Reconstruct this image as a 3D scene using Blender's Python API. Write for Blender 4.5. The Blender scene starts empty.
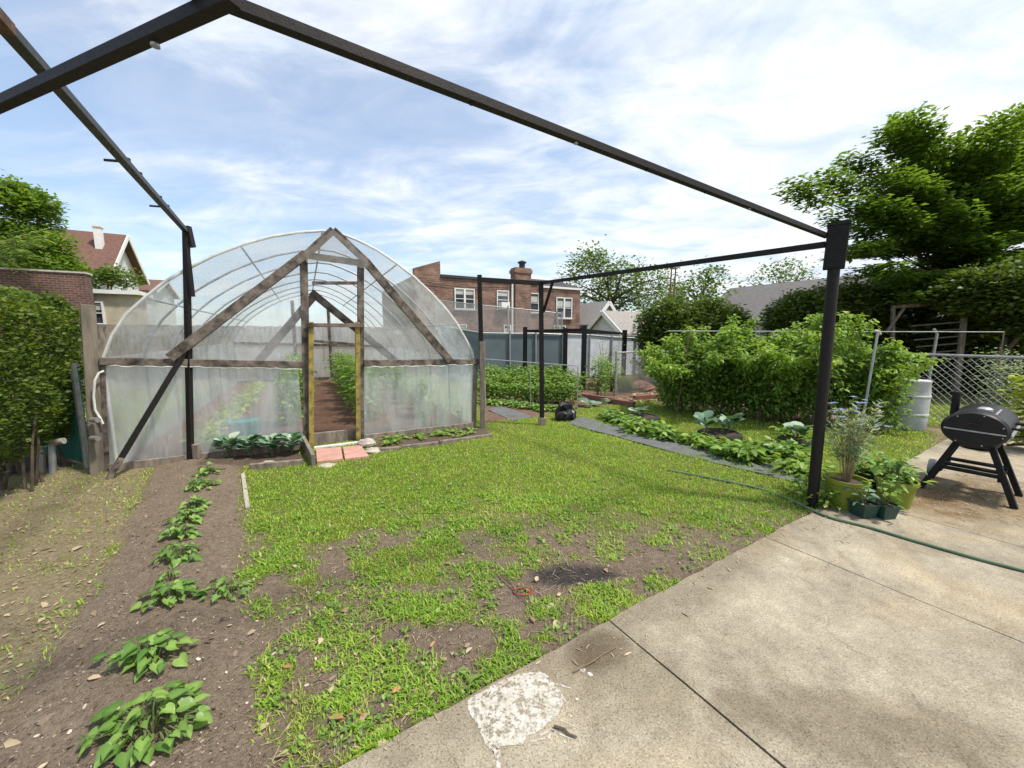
import bpy, math, random
import numpy as np
from mathutils import Vector, Matrix
random.seed(7); RNG = np.random.default_rng(7)
scene = bpy.context.scene
# ------------------------------------------------------------------ camera
F, CX, CY, H = 385.0, 512.0, 384.0, 1.55
PITCH = math.atan(49/385.0)
cam_d = bpy.data.cameras.new("camera"); cam = bpy.data.objects.new("camera", cam_d)
scene.collection.objects.link(cam); scene.camera = cam
cam.location = (0, 0, H); cam.rotation_euler = (math.pi/2-PITCH, 0, 0)
cam_d.sensor_width = 36; cam_d.lens = 36*F/1024; cam_d.clip_start = .05; cam_d.clip_end = 3000
scene.render.resolution_x = 1024; scene.render.resolution_y = 768
# ------------------------------------------------------------------ sky and sun
SUN_DIR = Vector((.74, -.22, 1.42)).normalized()
elev = math.asin(SUN_DIR.z); azim = math.atan2(SUN_DIR.x, SUN_DIR.y)
w = bpy.data.worlds.new("World"); scene.world = w; w.use_nodes = True
nt = w.node_tree; nt.nodes.clear(); N = nt.nodes.new; L = nt.links.new
out = N('ShaderNodeOutputWorld'); bg = N('ShaderNodeBackground'); L(bg.outputs[0], out.inputs[0])
sky = N('ShaderNodeTexSky'); sky.sky_type = 'NISHITA'; sky.sun_disc = False
sky.sun_elevation = elev; sky.sun_rotation = azim; sky.air_density = 1.0; sky.dust_density = .6; sky.ozone_density = 1.5
tc = N('ShaderNodeTexCoord'); sep = N('ShaderNodeSeparateXYZ'); L(tc.outputs['Generated'], sep.inputs[0])
def wmath(op, a, b=None, clamp=False):
    n = N('ShaderNodeMath'); n.operation = op; n.use_clamp = clamp
    for i, v in enumerate((a, b)):
        if v is None: continue
        if isinstance(v, (int, float)): n.inputs[i].default_value = v
        else: L(v, n.inputs[i])
    return n.outputs[0]
zc = wmath('ADD', wmath('MAXIMUM', sep.outputs[2], 0.0), .16)
cx_ = wmath('DIVIDE', sep.outputs[0], zc); cy_ = wmath('DIVIDE', sep.outputs[1], zc)
comb = N('ShaderNodeCombineXYZ'); L(cx_, comb.inputs[0]); L(cy_, comb.inputs[1])
mp = N('ShaderNodeMapping'); mp.inputs['Rotation'].default_value = (0, 0, .45); mp.inputs['Scale'].default_value = (.62, 1.05, 1)
mp.inputs['Location'].default_value = (.3, 1.9, 0)
L(comb.outputs[0], mp.inputs[0])
def wnoise(scale, det, rough, dist, vec=None):
    n = N('ShaderNodeTexNoise'); n.inputs['Scale'].default_value = scale; n.inputs['Detail'].default_value = det
    n.inputs['Roughness'].default_value = rough; n.inputs['Distortion'].default_value = dist
    L(vec or mp.outputs[0], n.inputs['Vector']); return n.outputs['Fac']
big = wnoise(.75, 4, .5, .4); mid = wnoise(2.2, 10, .62, .9); fine = wnoise(7.5, 8, .6, .5)
s = wmath('ADD', wmath('MULTIPLY', big, 1.25), wmath('MULTIPLY', mid, .85))
s = wmath('ADD', s, wmath('MULTIPLY', fine, .22))
s = wmath('ADD', s, wmath('MULTIPLY', sep.outputs[0], .30))     # thicker cloud to the right
cl = N('ShaderNodeMapRange'); cl.inputs['From Min'].default_value = .98; cl.inputs['From Max'].default_value = 1.36
cl.inputs['To Min'].default_value = .36; cl.inputs['To Max'].default_value = 1.0
cl.interpolation_type = 'SMOOTHSTEP'; L(s, cl.inputs[0])
bright = wnoise(3.4, 9, .6, .7)
cr = N('ShaderNodeValToRGB'); L(bright, cr.inputs[0])
cr.color_ramp.elements[0].position = .34; cr.color_ramp.elements[0].color = (6.2, 7.2, 8.5, 1)
cr.color_ramp.elements[1].position = .62; cr.color_ramp.elements[1].color = (9.4, 9.6, 9.8, 1)
mix = N('ShaderNodeMix'); mix.data_type = 'RGBA'; L(cl.outputs[0], mix.inputs['Factor'])
tint = N('ShaderNodeMix'); tint.data_type = 'RGBA'; tint.blend_type = 'MULTIPLY'; tint.inputs['Factor'].default_value = 1
L(sky.outputs[0], tint.inputs['A']); tint.inputs['B'].default_value = (1.5, 1.62, 1.7, 1)
L(tint.outputs['Result'], mix.inputs['A']); L(cr.outputs[0], mix.inputs['B'])
L(mix.outputs['Result'], bg.inputs[0]); bg.inputs['Strength'].default_value = .096
sun_d = bpy.data.lights.new("sun", 'SUN'); sun = bpy.data.objects.new("sun", sun_d); scene.collection.objects.link(sun)
sun_d.energy = 4.1; sun_d.angle = math.radians(5); sun_d.color = (1, .94, .84)
sun.rotation_euler = SUN_DIR.to_track_quat('Z', 'Y').to_euler(); sun.location = (5, 0, 20)
scene.view_settings.view_transform = 'Standard'; scene.view_settings.look = 'None'
scene.view_settings.exposure = .36; scene.view_settings.gamma = 1
scene.render.engine = 'CYCLES'
cy = scene.cycles; cy.max_bounces = 10; cy.transparent_max_bounces = 24; cy.diffuse_bounces = 4
# ------------------------------------------------------------------ picture geometry helpers
cp, sp_ = math.cos(PITCH), math.sin(PITCH)
def ray(px, py):
    a = (px-CX)/F; b = (CY-py)/F
    return Vector((a, cp+b*sp_, -sp_+b*cp))
def G(px, py, z=0.0):
    d = ray(px, py); t = (z-H)/d.z; return Vector((d.x*t, d.y*t, z))
def at(px, py, Y):
    d = ray(px, py); t = Y/d.y; return Vector((d.x*t, Y, H+d.z*t))
def onplane(px, py, p, n):
    d = ray(px, py); o = Vector((0, 0, H)); t = (p-o).dot(n)/d.dot(n); return o+d*t
ANG = math.radians(29)
U = Vector((math.cos(ANG), math.sin(ANG), 0)); W = Vector((-math.sin(ANG), math.cos(ANG), 0)); Z = Vector((0, 0, 1))
# ------------------------------------------------------------------ numpy noise
def _h(ix, iy, seed):
    n = (ix*374761393+iy*668265263+seed*1442695041) & 0x7fffffff
    n = (n ^ (n >> 13))*1274126177 & 0x7fffffff
    return ((n ^ (n >> 16)) & 0xffff)/65535.0
def vnoise(x, y, seed=0):
    xi = np.floor(x).astype(np.int64); yi = np.floor(y).astype(np.int64); fx = x-xi; fy = y-yi
    fx = fx*fx*(3-2*fx); fy = fy*fy*(3-2*fy)
    a = _h(xi, yi, seed); b = _h(xi+1, yi, seed); c = _h(xi, yi+1, seed); d = _h(xi+1, yi+1, seed)
    return (a*(1-fx)+b*fx)*(1-fy)+(c*(1-fx)+d*fx)*fy
def fbm(x, y, sc, seed=0, o=4):
    s = 0; a = .5; t = 0
    for k in range(o):
        s = s+a*vnoise(x*sc, y*sc, seed+k*17); t += a; a *= .5; sc *= 2.03
    return s/t
def inpoly(x, y, poly):
    r = np.zeros(x.shape, bool); n = len(poly); j = n-1
    for i in range(n):
        xi, yi = poly[i][0], poly[i][1]; xj, yj = poly[j][0], poly[j][1]
        r ^= ((yi > y) != (yj > y)) & (x < (xj-xi)*(y-yi)/(yj-yi+1e-12)+xi); j = i
    return r
def polydist(x, y, poly):
    """signed distance, positive inside"""
    d = np.full(x.shape, 1e9); n = len(poly)
    for i in range(n):
        ax, ay = poly[i][0], poly[i][1]; bx, by = poly[(i+1) % n][0], poly[(i+1) % n][1]
        vx, vy = bx-ax, by-ay; t = np.clip(((x-ax)*vx+(y-ay)*vy)/(vx*vx+vy*vy+1e-12), 0, 1)
        d = np.minimum(d, np.hypot(x-ax-t*vx, y-ay-t*vy))
    return np.where(inpoly(x, y, poly), d, -d)
def sstep(a, b, v):
    t = np.clip((v-a)/(b-a), 0, 1); return t*t*(3-2*t)
def GP(pts): return [tuple(G(*p)[:2]) for p in pts]
# ------------------------------------------------------------------ materials
MATS = {}
class NT:
    def __init__(s, m): s.t = m.node_tree
    def n(s, typ, **kw):
        n = s.t.nodes.new(typ)
        for k, v in kw.items():
            if k in n.inputs: n.inputs[k].default_value = v
            else: setattr(n, k, v)
        return n
    def l(s, a, b): s.t.links.new(a, b)
def lin(c): return tuple(((v/255)/12.92 if v/255 < .04045 else ((v/255+.055)/1.055)**2.4) for v in c)
def mat(name, col, rough=.7, metal=0, var=.25, scale=8, bump=.2, bscale=60, trans=0, col2=None, spec=.4, coat=0, stretch=(1, 1, 1), alt=.6):
    """general weathered material: two-tone noise colour, noise bump"""
    if name in MATS: return MATS[name]
    m = bpy.data.materials.new(name); m.use_nodes = True; MATS[name] = m; q = NT(m)
    p = m.node_tree.nodes['Principled BSDF']; p.inputs['Roughness'].default_value = rough; p.inputs['Metallic'].default_value = metal
    p.inputs['Specular IOR Level'].default_value = spec; p.inputs['Coat Weight'].default_value = coat
    tc = q.n('ShaderNodeTexCoord'); mp = q.n('ShaderNodeMapping'); mp.inputs['Scale'].default_value = stretch
    q.l(tc.outputs['Object'], mp.inputs[0])
    a = q.n('ShaderNodeTexNoise', Scale=scale, Detail=8.0, Roughness=.65); q.l(mp.outputs[0], a.inputs['Vector'])
    r = q.n('ShaderNodeValToRGB'); q.l(a.outputs['Fac'], r.inputs[0])
    c2 = col2 or tuple(c*(1-var) for c in col)
    r.color_ramp.elements[0].position = .5-.3*alt; r.color_ramp.elements[1].position = .5+.3*alt
    r.color_ramp.elements[0].color = (*c2, 1); r.color_ramp.elements[1].color = (*[c*(1+var*.3) for c in col], 1)
    q.l(r.outputs[0], p.inputs['Base Color'])
    b = q.n('ShaderNodeTexNoise', Scale=bscale, Detail=6.0); q.l(mp.outputs[0], b.inputs['Vector'])
    bp = q.n('ShaderNodeBump', Strength=bump, Distance=.01); q.l(b.outputs['Fac'], bp.inputs['Height']); q.l(bp.outputs[0], p.inputs['Normal'])
    rr = q.n('ShaderNodeMapRange'); rr.inputs['To Min'].default_value = max(rough-.12, .05); rr.inputs['To Max'].default_value = min(rough+.15, 1)
    q.l(b.outputs['Fac'], rr.inputs[0]); q.l(rr.outputs[0], p.inputs['Roughness'])
    return m
def leafmat(name, c_dark, c_light, trans=.35, rough=.45, c_tip=None, spec=.35):
    if name in MATS: return MATS[name]
    m = bpy.data.materials.new(name); m.use_nodes = True; MATS[name] = m; q = NT(m)
    p = m.node_tree.nodes['Principled BSDF']; o = m.node_tree.nodes['Material Output']
    p.inputs['Roughness'].default_value = rough; p.inputs['Specular IOR Level'].default_value = spec
    at_ = q.n('ShaderNodeAttribute'); at_.attribute_name = 'rnd'
    r = q.n('ShaderNodeValToRGB'); q.l(at_.outputs['Fac'], r.inputs[0])
    r.color_ramp.elements[0].position = 0; r.color_ramp.elements[0].color = (*c_dark, 1)
    r.color_ramp.elements[1].position = .8; r.color_ramp.elements[1].color = (*c_light, 1)
    e = r.color_ramp.elements.new(1.0); e.color = (*(c_tip or c_light), 1)
    q.l(r.outputs[0], p.inputs['Base Color'])
    t = q.n('ShaderNodeBsdfTranslucent'); mx = q.n('ShaderNodeMixShader'); mx.inputs[0].default_value = trans
    g = q.n('ShaderNodeMix', data_type='RGBA', blend_type='MULTIPLY'); g.inputs['Factor'].default_value = 1
    q.l(r.outputs[0], g.inputs['A']); g.inputs['B'].default_value = (1.5, 1.45, .7, 1); q.l(g.outputs['Result'], t.inputs[0])
    q.l(p.outputs[0], mx.inputs[1]); q.l(t.outputs[0], mx.inputs[2]); q.l(mx.outputs[0], o.inputs[0])
    return m
def brickmat(name, c1, c2, mortar, rot, scale=1.0, bw=.21, rh=.075):
    if name in MATS: return MATS[name]
    m = bpy.data.materials.new(name); m.use_nodes = True; MATS[name] = m; q = NT(m)
    p = m.node_tree.nodes['Principled BSDF']; p.inputs['Roughness'].default_value = .9
    tc = q.n('ShaderNodeTexCoord'); mp = q.n('ShaderNodeMapping'); mp.inputs['Rotation'].default_value = (0, 0, -rot)
    q.l(tc.outputs['Object'], mp.inputs[0]); sx = q.n('ShaderNodeSeparateXYZ'); q.l(mp.outputs[0], sx.inputs[0])
    ad = q.n('ShaderNodeMath', operation='ADD'); q.l(sx.outputs[0], ad.inputs[0]); q.l(sx.outputs[1], ad.inputs[1])
    cb = q.n('ShaderNodeCombineXYZ'); q.l(ad.outputs[0], cb.inputs[0]); q.l(sx.outputs[2], cb.inputs[1])
    b = q.n('ShaderNodeTexBrick'); q.l(cb.outputs[0], b.inputs['Vector']); b.inputs['Scale'].default_value = scale
    b.inputs['Brick Width'].default_value = bw; b.inputs['Row Height'].default_value = rh; b.inputs['Mortar Size'].default_value = .008
    b.inputs['Color1'].default_value = (*c1, 1); b.inputs['Color2'].default_value = (*c2, 1); b.inputs['Mortar'].default_value = (*mortar, 1)
    n = q.n('ShaderNodeTexNoise', Scale=1.3, Detail=8.0); q.l(cb.outputs[0], n.inputs['Vector'])
    mr = q.n('ShaderNodeMapRange'); mr.inputs['From Min'].default_value = .3; mr.inputs['From Max'].default_value = .7; mr.inputs['To Min'].default_value = .6; mr.inputs['To Max'].default_value = 1.25; q.l(n.outputs['Fac'], mr.inputs[0])
    g = q.n('ShaderNodeMix', data_type='RGBA', blend_type='MULTIPLY'); g.inputs['Factor'].default_value = 1
    q.l(b.outputs['Color'], g.inputs['A']); q.l(mr.outputs[0], g.inputs['B']); q.l(g.outputs['Result'], p.inputs['Base Color'])
    bp = q.n('ShaderNodeBump', Strength=.5, Distance=.02); bp.invert = True; q.l(b.outputs['Fac'], bp.inputs['Height']); q.l(bp.outputs[0], p.inputs['Normal'])
    return m
def filmmat(name, lo, hi, tint=(.90, .94, .97), rib=0.0, scale=3.0, stretch=(1, 1, 1)):
    """greenhouse plastic: partly see-through, milky, with creases"""
    m = bpy.data.materials.new(name); m.use_nodes = True; q = NT(m); m.node_tree.nodes.clear()
    o = q.n('ShaderNodeOutputMaterial'); tr = q.n('ShaderNodeBsdfTransparent'); tr.inputs[0].default_value = (.97, .98, .98, 1)
    d = q.n('ShaderNodeBsdfDiffuse'); d.inputs[0].default_value = (*tint, 1); t = q.n('ShaderNodeBsdfTranslucent'); t.inputs[0].default_value = (*tint, 1)
    dt = q.n('ShaderNodeMixShader'); dt.inputs[0].default_value = .5; q.l(d.outputs[0], dt.inputs[1]); q.l(t.outputs[0], dt.inputs[2])
    tc = q.n('ShaderNodeTexCoord'); mp = q.n('ShaderNodeMapping'); mp.inputs['Scale'].default_value = stretch; q.l(tc.outputs['Object'], mp.inputs[0])
    n = q.n('ShaderNodeTexNoise', Scale=scale, Detail=3.0, Roughness=.5, Distortion=1.4); q.l(mp.outputs[0], n.inputs['Vector'])
    wv = q.n('ShaderNodeTexNoise', Scale=scale*1.6, Detail=3.0, Roughness=.5, Distortion=.5); q.l(mp.outputs[0], wv.inputs['Vector'])
    # thin bright crease lines
    c = q.n('ShaderNodeMath', operation='SUBTRACT'); q.l(wv.outputs['Fac'], c.inputs[0]); c.inputs[1].default_value = .5
    ca = q.n('ShaderNodeMath', operation='ABSOLUTE'); q.l(c.outputs[0], ca.inputs[0])
    cm = q.n('ShaderNodeMapRange'); q.l(ca.outputs[0], cm.inputs[0]); cm.inputs['From Min'].default_value = 0; cm.inputs['From Max'].default_value = .014
    cm.inputs['To Min'].default_value = .10; cm.inputs['To Max'].default_value = 0
    mr = q.n('ShaderNodeMapRange'); q.l(n.outputs['Fac'], mr.inputs[0]); mr.inputs['From Min'].default_value = .3; mr.inputs['From Max'].default_value = .72
    mr.inputs['To Min'].default_value = lo; mr.inputs['To Max'].default_value = hi
    ad = q.n('ShaderNodeMath', operation='ADD'); q.l(mr.outputs[0], ad.inputs[0]); q.l(cm.outputs[0], ad.inputs[1])
    mx = q.n('ShaderNodeMixShader'); q.l(ad.outputs[0], mx.inputs[0]); q.l(tr.outputs[0], mx.inputs[1]); q.l(dt.outputs[0], mx.inputs[2])
    gl = q.n('ShaderNodeBsdfGlossy'); gl.inputs['Roughness'].default_value = .3
    bp = q.n('ShaderNodeBump', Strength=.4, Distance=.05); q.l(wv.outputs['Fac'], bp.inputs['Height']); q.l(bp.outputs[0], gl.inputs['Normal'])
    lw = q.n('ShaderNodeLayerWeight', Blend=.5); fr = q.n('ShaderNodeMapRange'); q.l(lw.outputs['Facing'], fr.inputs[0]); fr.inputs['From Min'].default_value = .35; fr.inputs['To Min'].default_value = .05; fr.inputs['To Max'].default_value = .38
    m2 = q.n('ShaderNodeMixShader'); q.l(fr.outputs[0], m2.inputs[0]); q.l(mx.outputs[0], m2.inputs[1]); q.l(gl.outputs[0], m2.inputs[2]); q.l(m2.outputs[0], o.inputs[0])
    return m
# ------------------------------------------------------------------ mesh helpers
C = scene.collection
def mesh_from(name, V, faces=None, counts=None, loops=None, mats=None, rnd=None, smooth=False):
    me = bpy.data.meshes.new(name)
    if faces is not None: me.from_pydata([tuple(v) for v in V], [], faces)
    else:
        V = np.asarray(V, np.float32); me.vertices.add(len(V)); me.vertices.foreach_set('co', V.ravel())
        loops = np.asarray(loops, np.int32).ravel(); counts = np.asarray(counts, np.int32)
        me.loops.add(len(loops)); me.loops.foreach_set('vertex_index', loops)
        st = np.concatenate([[0], np.cumsum(counts)[:-1]]).astype(np.int32)
        me.polygons.add(len(counts)); me.polygons.foreach_set('loop_start', st); me.polygons.foreach_set('loop_total', counts)
        me.update(calc_edges=True)
    if rnd is not None:
        a = me.attributes.new('rnd', 'FLOAT', 'POINT'); a.data.foreach_set('value', np.asarray(rnd, np.float32))
    if smooth: me.polygons.foreach_set('use_smooth', np.ones(len(me.polygons), bool))
    me.update(); return me
def link(name, me, m=None, parent=None, loc=None, **props):
    o = bpy.data.objects.new(name, me); C.objects.link(o)
    if m and me and not me.materials: me.materials.append(m)
    if parent: o.parent = parent
    if loc is not None: o.location = loc
    for k, v in props.items():
        if v: o[k] = v
    return o
def thing(name, label, cat, loc=(0, 0, 0), group=None, rz=0):
    o = bpy.data.objects.new(name, None); C.objects.link(o); o.location = loc; o.rotation_euler = (0, 0, rz); o.empty_display_size = .1
    o['label'] = label; o['category'] = cat
    if group: o['group'] = group
    return o
def tag(o, label, cat, group=None):
    o['label'] = label; o['category'] = cat
    if group: o['group'] = group
    return o
class MB:
    """collects shapes in world space; build() links them as ONE mesh object whose origin is its parent's"""
    def __init__(s): s.V = []; s.Fc = []
    def add(s, vs, fs):
        b = len(s.V); s.V += [Vector(v) for v in vs]; s.Fc += [tuple(b+i for i in f) for f in fs]; return s
    def box(s, c, size, ax=None):
        """c centre, size along axes ax (default world)"""
        a = ax or (Vector((1, 0, 0)), Vector((0, 1, 0)), Z); c = Vector(c); vs = []
        for k in (-.5, .5):
            for j in (-.5, .5):
                for i in (-.5, .5): vs.append(c+a[0]*size[0]*i+a[1]*size[1]*j+a[2]*size[2]*k)
        return s.add(vs, [(0, 2, 3, 1), (4, 5, 7, 6), (0, 1, 5, 4), (2, 6, 7, 3), (0, 4, 6, 2), (1, 3, 7, 5)])
    def bar(s, p, q, wd, ht=None, up=Z, ch=.12):
        """beam with chamfered rectangular section from p to q; wd across, ht along up"""
        p, q = Vector(p), Vector(q); d = (q-p).normalized(); ht = ht or wd
        if abs(d.dot(up)) > .98: up = Vector((0, 1, 0)) if abs(d.y) < .9 else Vector((1, 0, 0))
        sd = d.cross(up).normalized(); u2 = sd.cross(d).normalized(); a, b = wd/2, ht/2; c = min(a, b)*ch*2*.5
        sec = [(-a+c, -b), (a-c, -b), (a, -b+c), (a, b-c), (a-c, b), (-a+c, b), (-a, b-c), (-a, -b+c)]
        vs = [e+sd*x+u2*y for e in (p, q) for x, y in sec]; n = 8
        fs = [tuple(range(n))[::-1], tuple(range(n, 2*n))]+[(i, (i+1) % n, n+(i+1) % n, n+i) for i in range(n)]
        return s.add(vs, fs)
    def tube(s, pts, r, n=8, caps=True):
        pts = [Vector(p) for p in pts]; m = len(pts); r = r if hasattr(r, '__len__') else [r]*m; vs = []; prev = None
        for i, p in enumerate(pts):
            d = (pts[min(i+1, m-1)]-pts[max(i-1, 0)]).normalized()
            if prev is None: a = d.orthogonal().normalized()
            else: a = (prev-d*prev.dot(d)); a = a.normalized() if a.length > 1e-5 else d.orthogonal().normalized()
            prev = a; b = d.cross(a)
            vs += [p+(a*math.cos(2*math.pi*k/n)+b*math.sin(2*math.pi*k/n))*r[i] for k in range(n)]
        fs = [(i*n+k, i*n+(k+1) % n, (i+1)*n+(k+1) % n, (i+1)*n+k) for i in range(m-1) for k in range(n)]
        if caps: fs += [tuple(range(n))[::-1], tuple((m-1)*n+k for k in range(n))]
        return s.add(vs, fs)
    def lathe(s, c, prof, n=20, ax=None, sx=1, sy=1):
        a = ax or (Vector((1, 0, 0)), Vector((0, 1, 0)), Z); c = Vector(c)
        vs = [c+(a[0]*math.cos(2*math.pi*k/n)*sx+a[1]*math.sin(2*math.pi*k/n)*sy)*r+a[2]*z for r, z in prof for k in range(n)]; m = len(prof)
        fs = [(i*n+k, i*n+(k+1) % n, (i+1)*n+(k+1) % n, (i+1)*n+k) for i in range(m-1) for k in range(n)]
        fs += [tuple(range(n))[::-1], tuple((m-1)*n+k for k in range(n))]
        return s.add(vs, fs)
    def quad(s, *vs): return s.add(vs, [tuple(range(len(vs)))])
    def build(s, name, m, parent=None, smooth=False, bev=0, **props):
        if parent is not None:
            mat_ = Matrix.Rotation(-parent.rotation_euler.z, 4, 'Z')
            org = parent.location if parent.parent is None else None
            if parent.type == 'EMPTY' or parent.parent is None: base = parent
            else: base = parent
            tot = Vector((0, 0, 0)); pp = parent
            while pp: tot += pp.location; pp = pp.parent
            vs = [mat_ @ (v-tot) for v in s.V]
        else: vs = s.V
        me = mesh_from(name, vs, s.Fc, smooth=smooth); o = link(name, me, m, parent, **props)
        if smooth: o.modifiers.new('e', 'EDGE_SPLIT').split_angle = math.radians(40)
        if bev: b = o.modifiers.new('b', 'BEVEL'); b.width = bev; b.segments = 2; b.limit_method = 'ANGLE'
        return o
def build_top(mb, name, m, label, cat, group=None, smooth=False, bev=0):
    """a thing that is one mesh, origin at its base centre"""
    vs = mb.V; c = Vector((sum(v.x for v in vs)/len(vs), sum(v.y for v in vs)/len(vs), min(v.z for v in vs)))
    mb.V = [v-c for v in vs]; o = mb.build(name, m, None, smooth, bev); o.location = c; tag(o, label, cat, group); return o
# leaf templates: verts (length along +x, width y, z up), faces as quads/tris
def T(vs, fs): return np.array(vs, float), fs
LEAF = T([(0, 0, 0), (.3, .26, .06), (.35, 0, 0), (.3, -.26, .06), (.7, .2, .02), (.72, 0, -.04), (.7, -.2, .02), (1, 0, -.12)],
         [(0, 2, 1), (0, 3, 2), (1, 2, 5, 4), (2, 3, 6, 5), (4, 5, 7), (5, 6, 7)])
SLIM = T([(0, 0, 0), (.35, .1, .03), (.35, -.1, .03), (.75, .07, 0), (.75, -.07, 0), (1, 0, -.1)], [(0, 2, 1), (1, 2, 4, 3), (3, 4, 5)])
CARD = T([(0, 0, 0), (.45, .3, .05), (.45, -.3, .05), (1, 0, -.08)], [(0, 2, 3, 1)])
HEART = T([(.12, 0, -.05), (-.03, .18, .05), (.04, .36, .10), (.25, .46, .06), (.5, .36, .10), (.75, .2, .0), (1.02, 0, -.2),
           (.75, -.2, .02), (.5, -.38, .07), (.25, -.44, .10), (.04, -.35, .06), (-.03, -.19, .06), (.5, 0, -.03)],
          [(0, 2, 1), (0, 3, 2), (0, 12, 4, 3), (12, 6, 5, 4), (0, 11, 10), (0, 10, 9), (0, 9, 8, 12), (12, 8, 7, 6)])
KALE = T([(0, .015, 0), (0, -.015, 0), (.3, .02, .05), (.3, -.02, .05), (.45, .28, .12), (.45, -.28, .1), (.5, 0, .04), (.65, .36, .06), (.62, -.36, .12), (.72, 0, .02), (.9, .22, -.06), (.88, -.24, 0), (1, .02, -.1)],
         [(0, 1, 3, 2), (2, 6, 4), (3, 5, 6), (2, 3, 6), (4, 6, 9, 7), (6, 5, 8, 9), (7, 9, 12, 10), (9, 8, 11, 12)])
def rot_basis(d, roll=None, upbias=0.0):
    """d (N,3) directions -> basis matrices (N,3,3) with columns x=d, y=side, z=normal facing mostly up"""
    n = len(d); d = d/np.linalg.norm(d, axis=1, keepdims=True)
    up = np.tile([0, 0, 1.], (n, 1))+RNG.normal(0, roll if roll is not None else .35, (n, 3))
    y = np.cross(up, d); y /= np.linalg.norm(y, axis=1, keepdims=True)+1e-9; z = np.cross(d, y)
    return np.stack([d, y, z], 2)
def leaves(tmpl, P, D, S, roll=.35, rnd=None):
    """returns V, counts, loops, rnd"""
    tv, tf = tmpl; P = np.asarray(P, float); n = len(P); B = rot_basis(np.asarray(D, float), roll)
    V = np.einsum('nij,kj->nki', B, tv)*np.asarray(S).reshape(-1, 1, 1)+P[:, None, :]
    k = len(tv); cnt = np.array([len(f) for f in tf]); lp = np.concatenate([np.array(f) for f in tf])
    loops = (np.arange(n)[:, None]*k+lp[None, :]).ravel(); counts = np.tile(cnt, n)
    r = RNG.random(n) if rnd is None else rnd
    if tmpl is HEART: return V.reshape(-1, 3), counts, loops, np.clip((np.asarray(r)[:, None]*.62+np.array([.3 if i_ in (0, 12) else (.18 if i_ == 6 else 0) for i_ in range(k)])[None, :]).ravel(), 0, 1)
    return V.reshape(-1, 3), counts, loops, np.repeat(r, k)
def join(parts):
    V = []; Cn = []; Lp = []; R = []; off = 0
    for v, c, l, r in parts: V.append(v); Cn.append(c); Lp.append(l+off); R.append(r); off += len(v)
    return np.concatenate(V), np.concatenate(Cn), np.concatenate(Lp), np.concatenate(R)
def leaf_obj(name, parts, m, parent=None, loc=None, **props):
    V, c, l, r = join(parts) if isinstance(parts, list) else parts
    me = mesh_from(name, V, counts=c, loops=l, rnd=r); return link(name, me, m, parent, loc, **props)
def rdir(n, zlo=-.3, zhi=.6):
    a = RNG.random(n)*2*np.pi; z = RNG.uniform(zlo, zhi, n); r = np.sqrt(np.clip(1-z*z, .01, 1)); return np.stack([np.cos(a)*r, np.sin(a)*r, z], 1)
def dup(root, loc, rz=0, label=None, group=None, sc=1):
    r = root.copy(); C.objects.link(r); r.location = loc; r.rotation_euler = (0, 0, rz); r.scale = (sc,)*3
    if label: r['label'] = label
    if group: r['group'] = group
    for ch in root.children:
        c = ch.copy(); C.objects.link(c); c.parent = r
        for g in ch.children: d = g.copy(); C.objects.link(d); d.parent = c
    return r

#=====================================================================  MATERIAL LIBRARY
M_black = mat('black_paint', (.007, .006, .006), .55, 0, .5, 30, .12, 120, col2=(.018, .014, .012), spec=.25)
M_blackwood = mat('black_stained_wood', (.012, .011, .011), .65, 0, .5, 20, .3, 90, spec=.25)
M_wood = mat('grey_timber', (.27, .22, .175), .85, 0, .5, 14, .5, 70, col2=(.10, .082, .068), stretch=(1, 1, .25))
M_wood2 = mat('greenhouse_timber', (.19, .155, .13), .85, 0, .5, 7, .5, 60, col2=(.035, .028, .024), alt=.45)
M_yellow = mat('yellow_painted_timber', (.36, .27, .05), .75, 0, .5, 12, .4, 70, col2=(.10, .08, .045))
M_galv = mat('galvanised_pipe', (.42, .43, .43), .45, .6, .3, 12, .1)
M_wire = mat('fence_wire', (.36, .37, .36), .5, .5, .2, 12, .1)
M_whitepipe = mat('white_pipe', (.7, .7, .67), .5, 0, .2, 10, .1)
M_white = mat('white_paint', (.74, .74, .72), .6, 0, .12, 3, .1)
M_siding = mat('white_siding', (.62, .63, .63), .7, 0, .15, 3, .1)
M_bark = mat('bark', (.12, .09, .065), .95, 0, .5, 10, 1, 25, stretch=(1, 1, .3))
M_stem = mat('green_stem', (.12, .16, .05), .7, 0, .4, 20, .2)
M_cane = mat('woody_cane', (.2, .15, .09), .8, 0, .4, 20, .2)
M_glass = mat('window_glass', (.05, .06, .07), .08, 0, .3, 1.5, 0, spec=.8)
M_roofbrown = mat('brown_shingles', (.15, .078, .058), .9, 0, .35, 6, .5, 30)
M_roofgrey = mat('grey_shingles', (.17, .155, .15), .9, 0, .3, 6, .5, 30)
M_roofpale = mat('pale_shingles', (.30, .28, .26), .9, 0, .25, 6, .5, 30)
M_brick = brickmat('red_brick', (.27, .145, .105), (.14, .075, .058), (.30, .25, .21), ANG, bw=.30, rh=.11)
M_brick2 = brickmat('dark_brick', (.15, .065, .05), (.09, .04, .035), (.2, .17, .15), ANG, bw=.2, rh=.08)
M_soil = mat('pot_soil', (.07, .05, .035), .95, 0, .5, 30, .8, 60)
M_grassblade = leafmat('grass_blades', (.12, .25, .02), (.43, .60, .07), .4, .5, (.50, .46, .18))
M_privet = leafmat('privet_leaf', (.04, .08, .015), (.18, .25, .04), .35, .5, (.30, .35, .08), spec=.3)
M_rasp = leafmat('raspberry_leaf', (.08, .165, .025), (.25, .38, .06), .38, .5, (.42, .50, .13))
M_dogwood = leafmat('dogwood_leaf', (.06, .125, .02), (.18, .29, .045), .42, .45, (.24, .32, .06))
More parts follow.
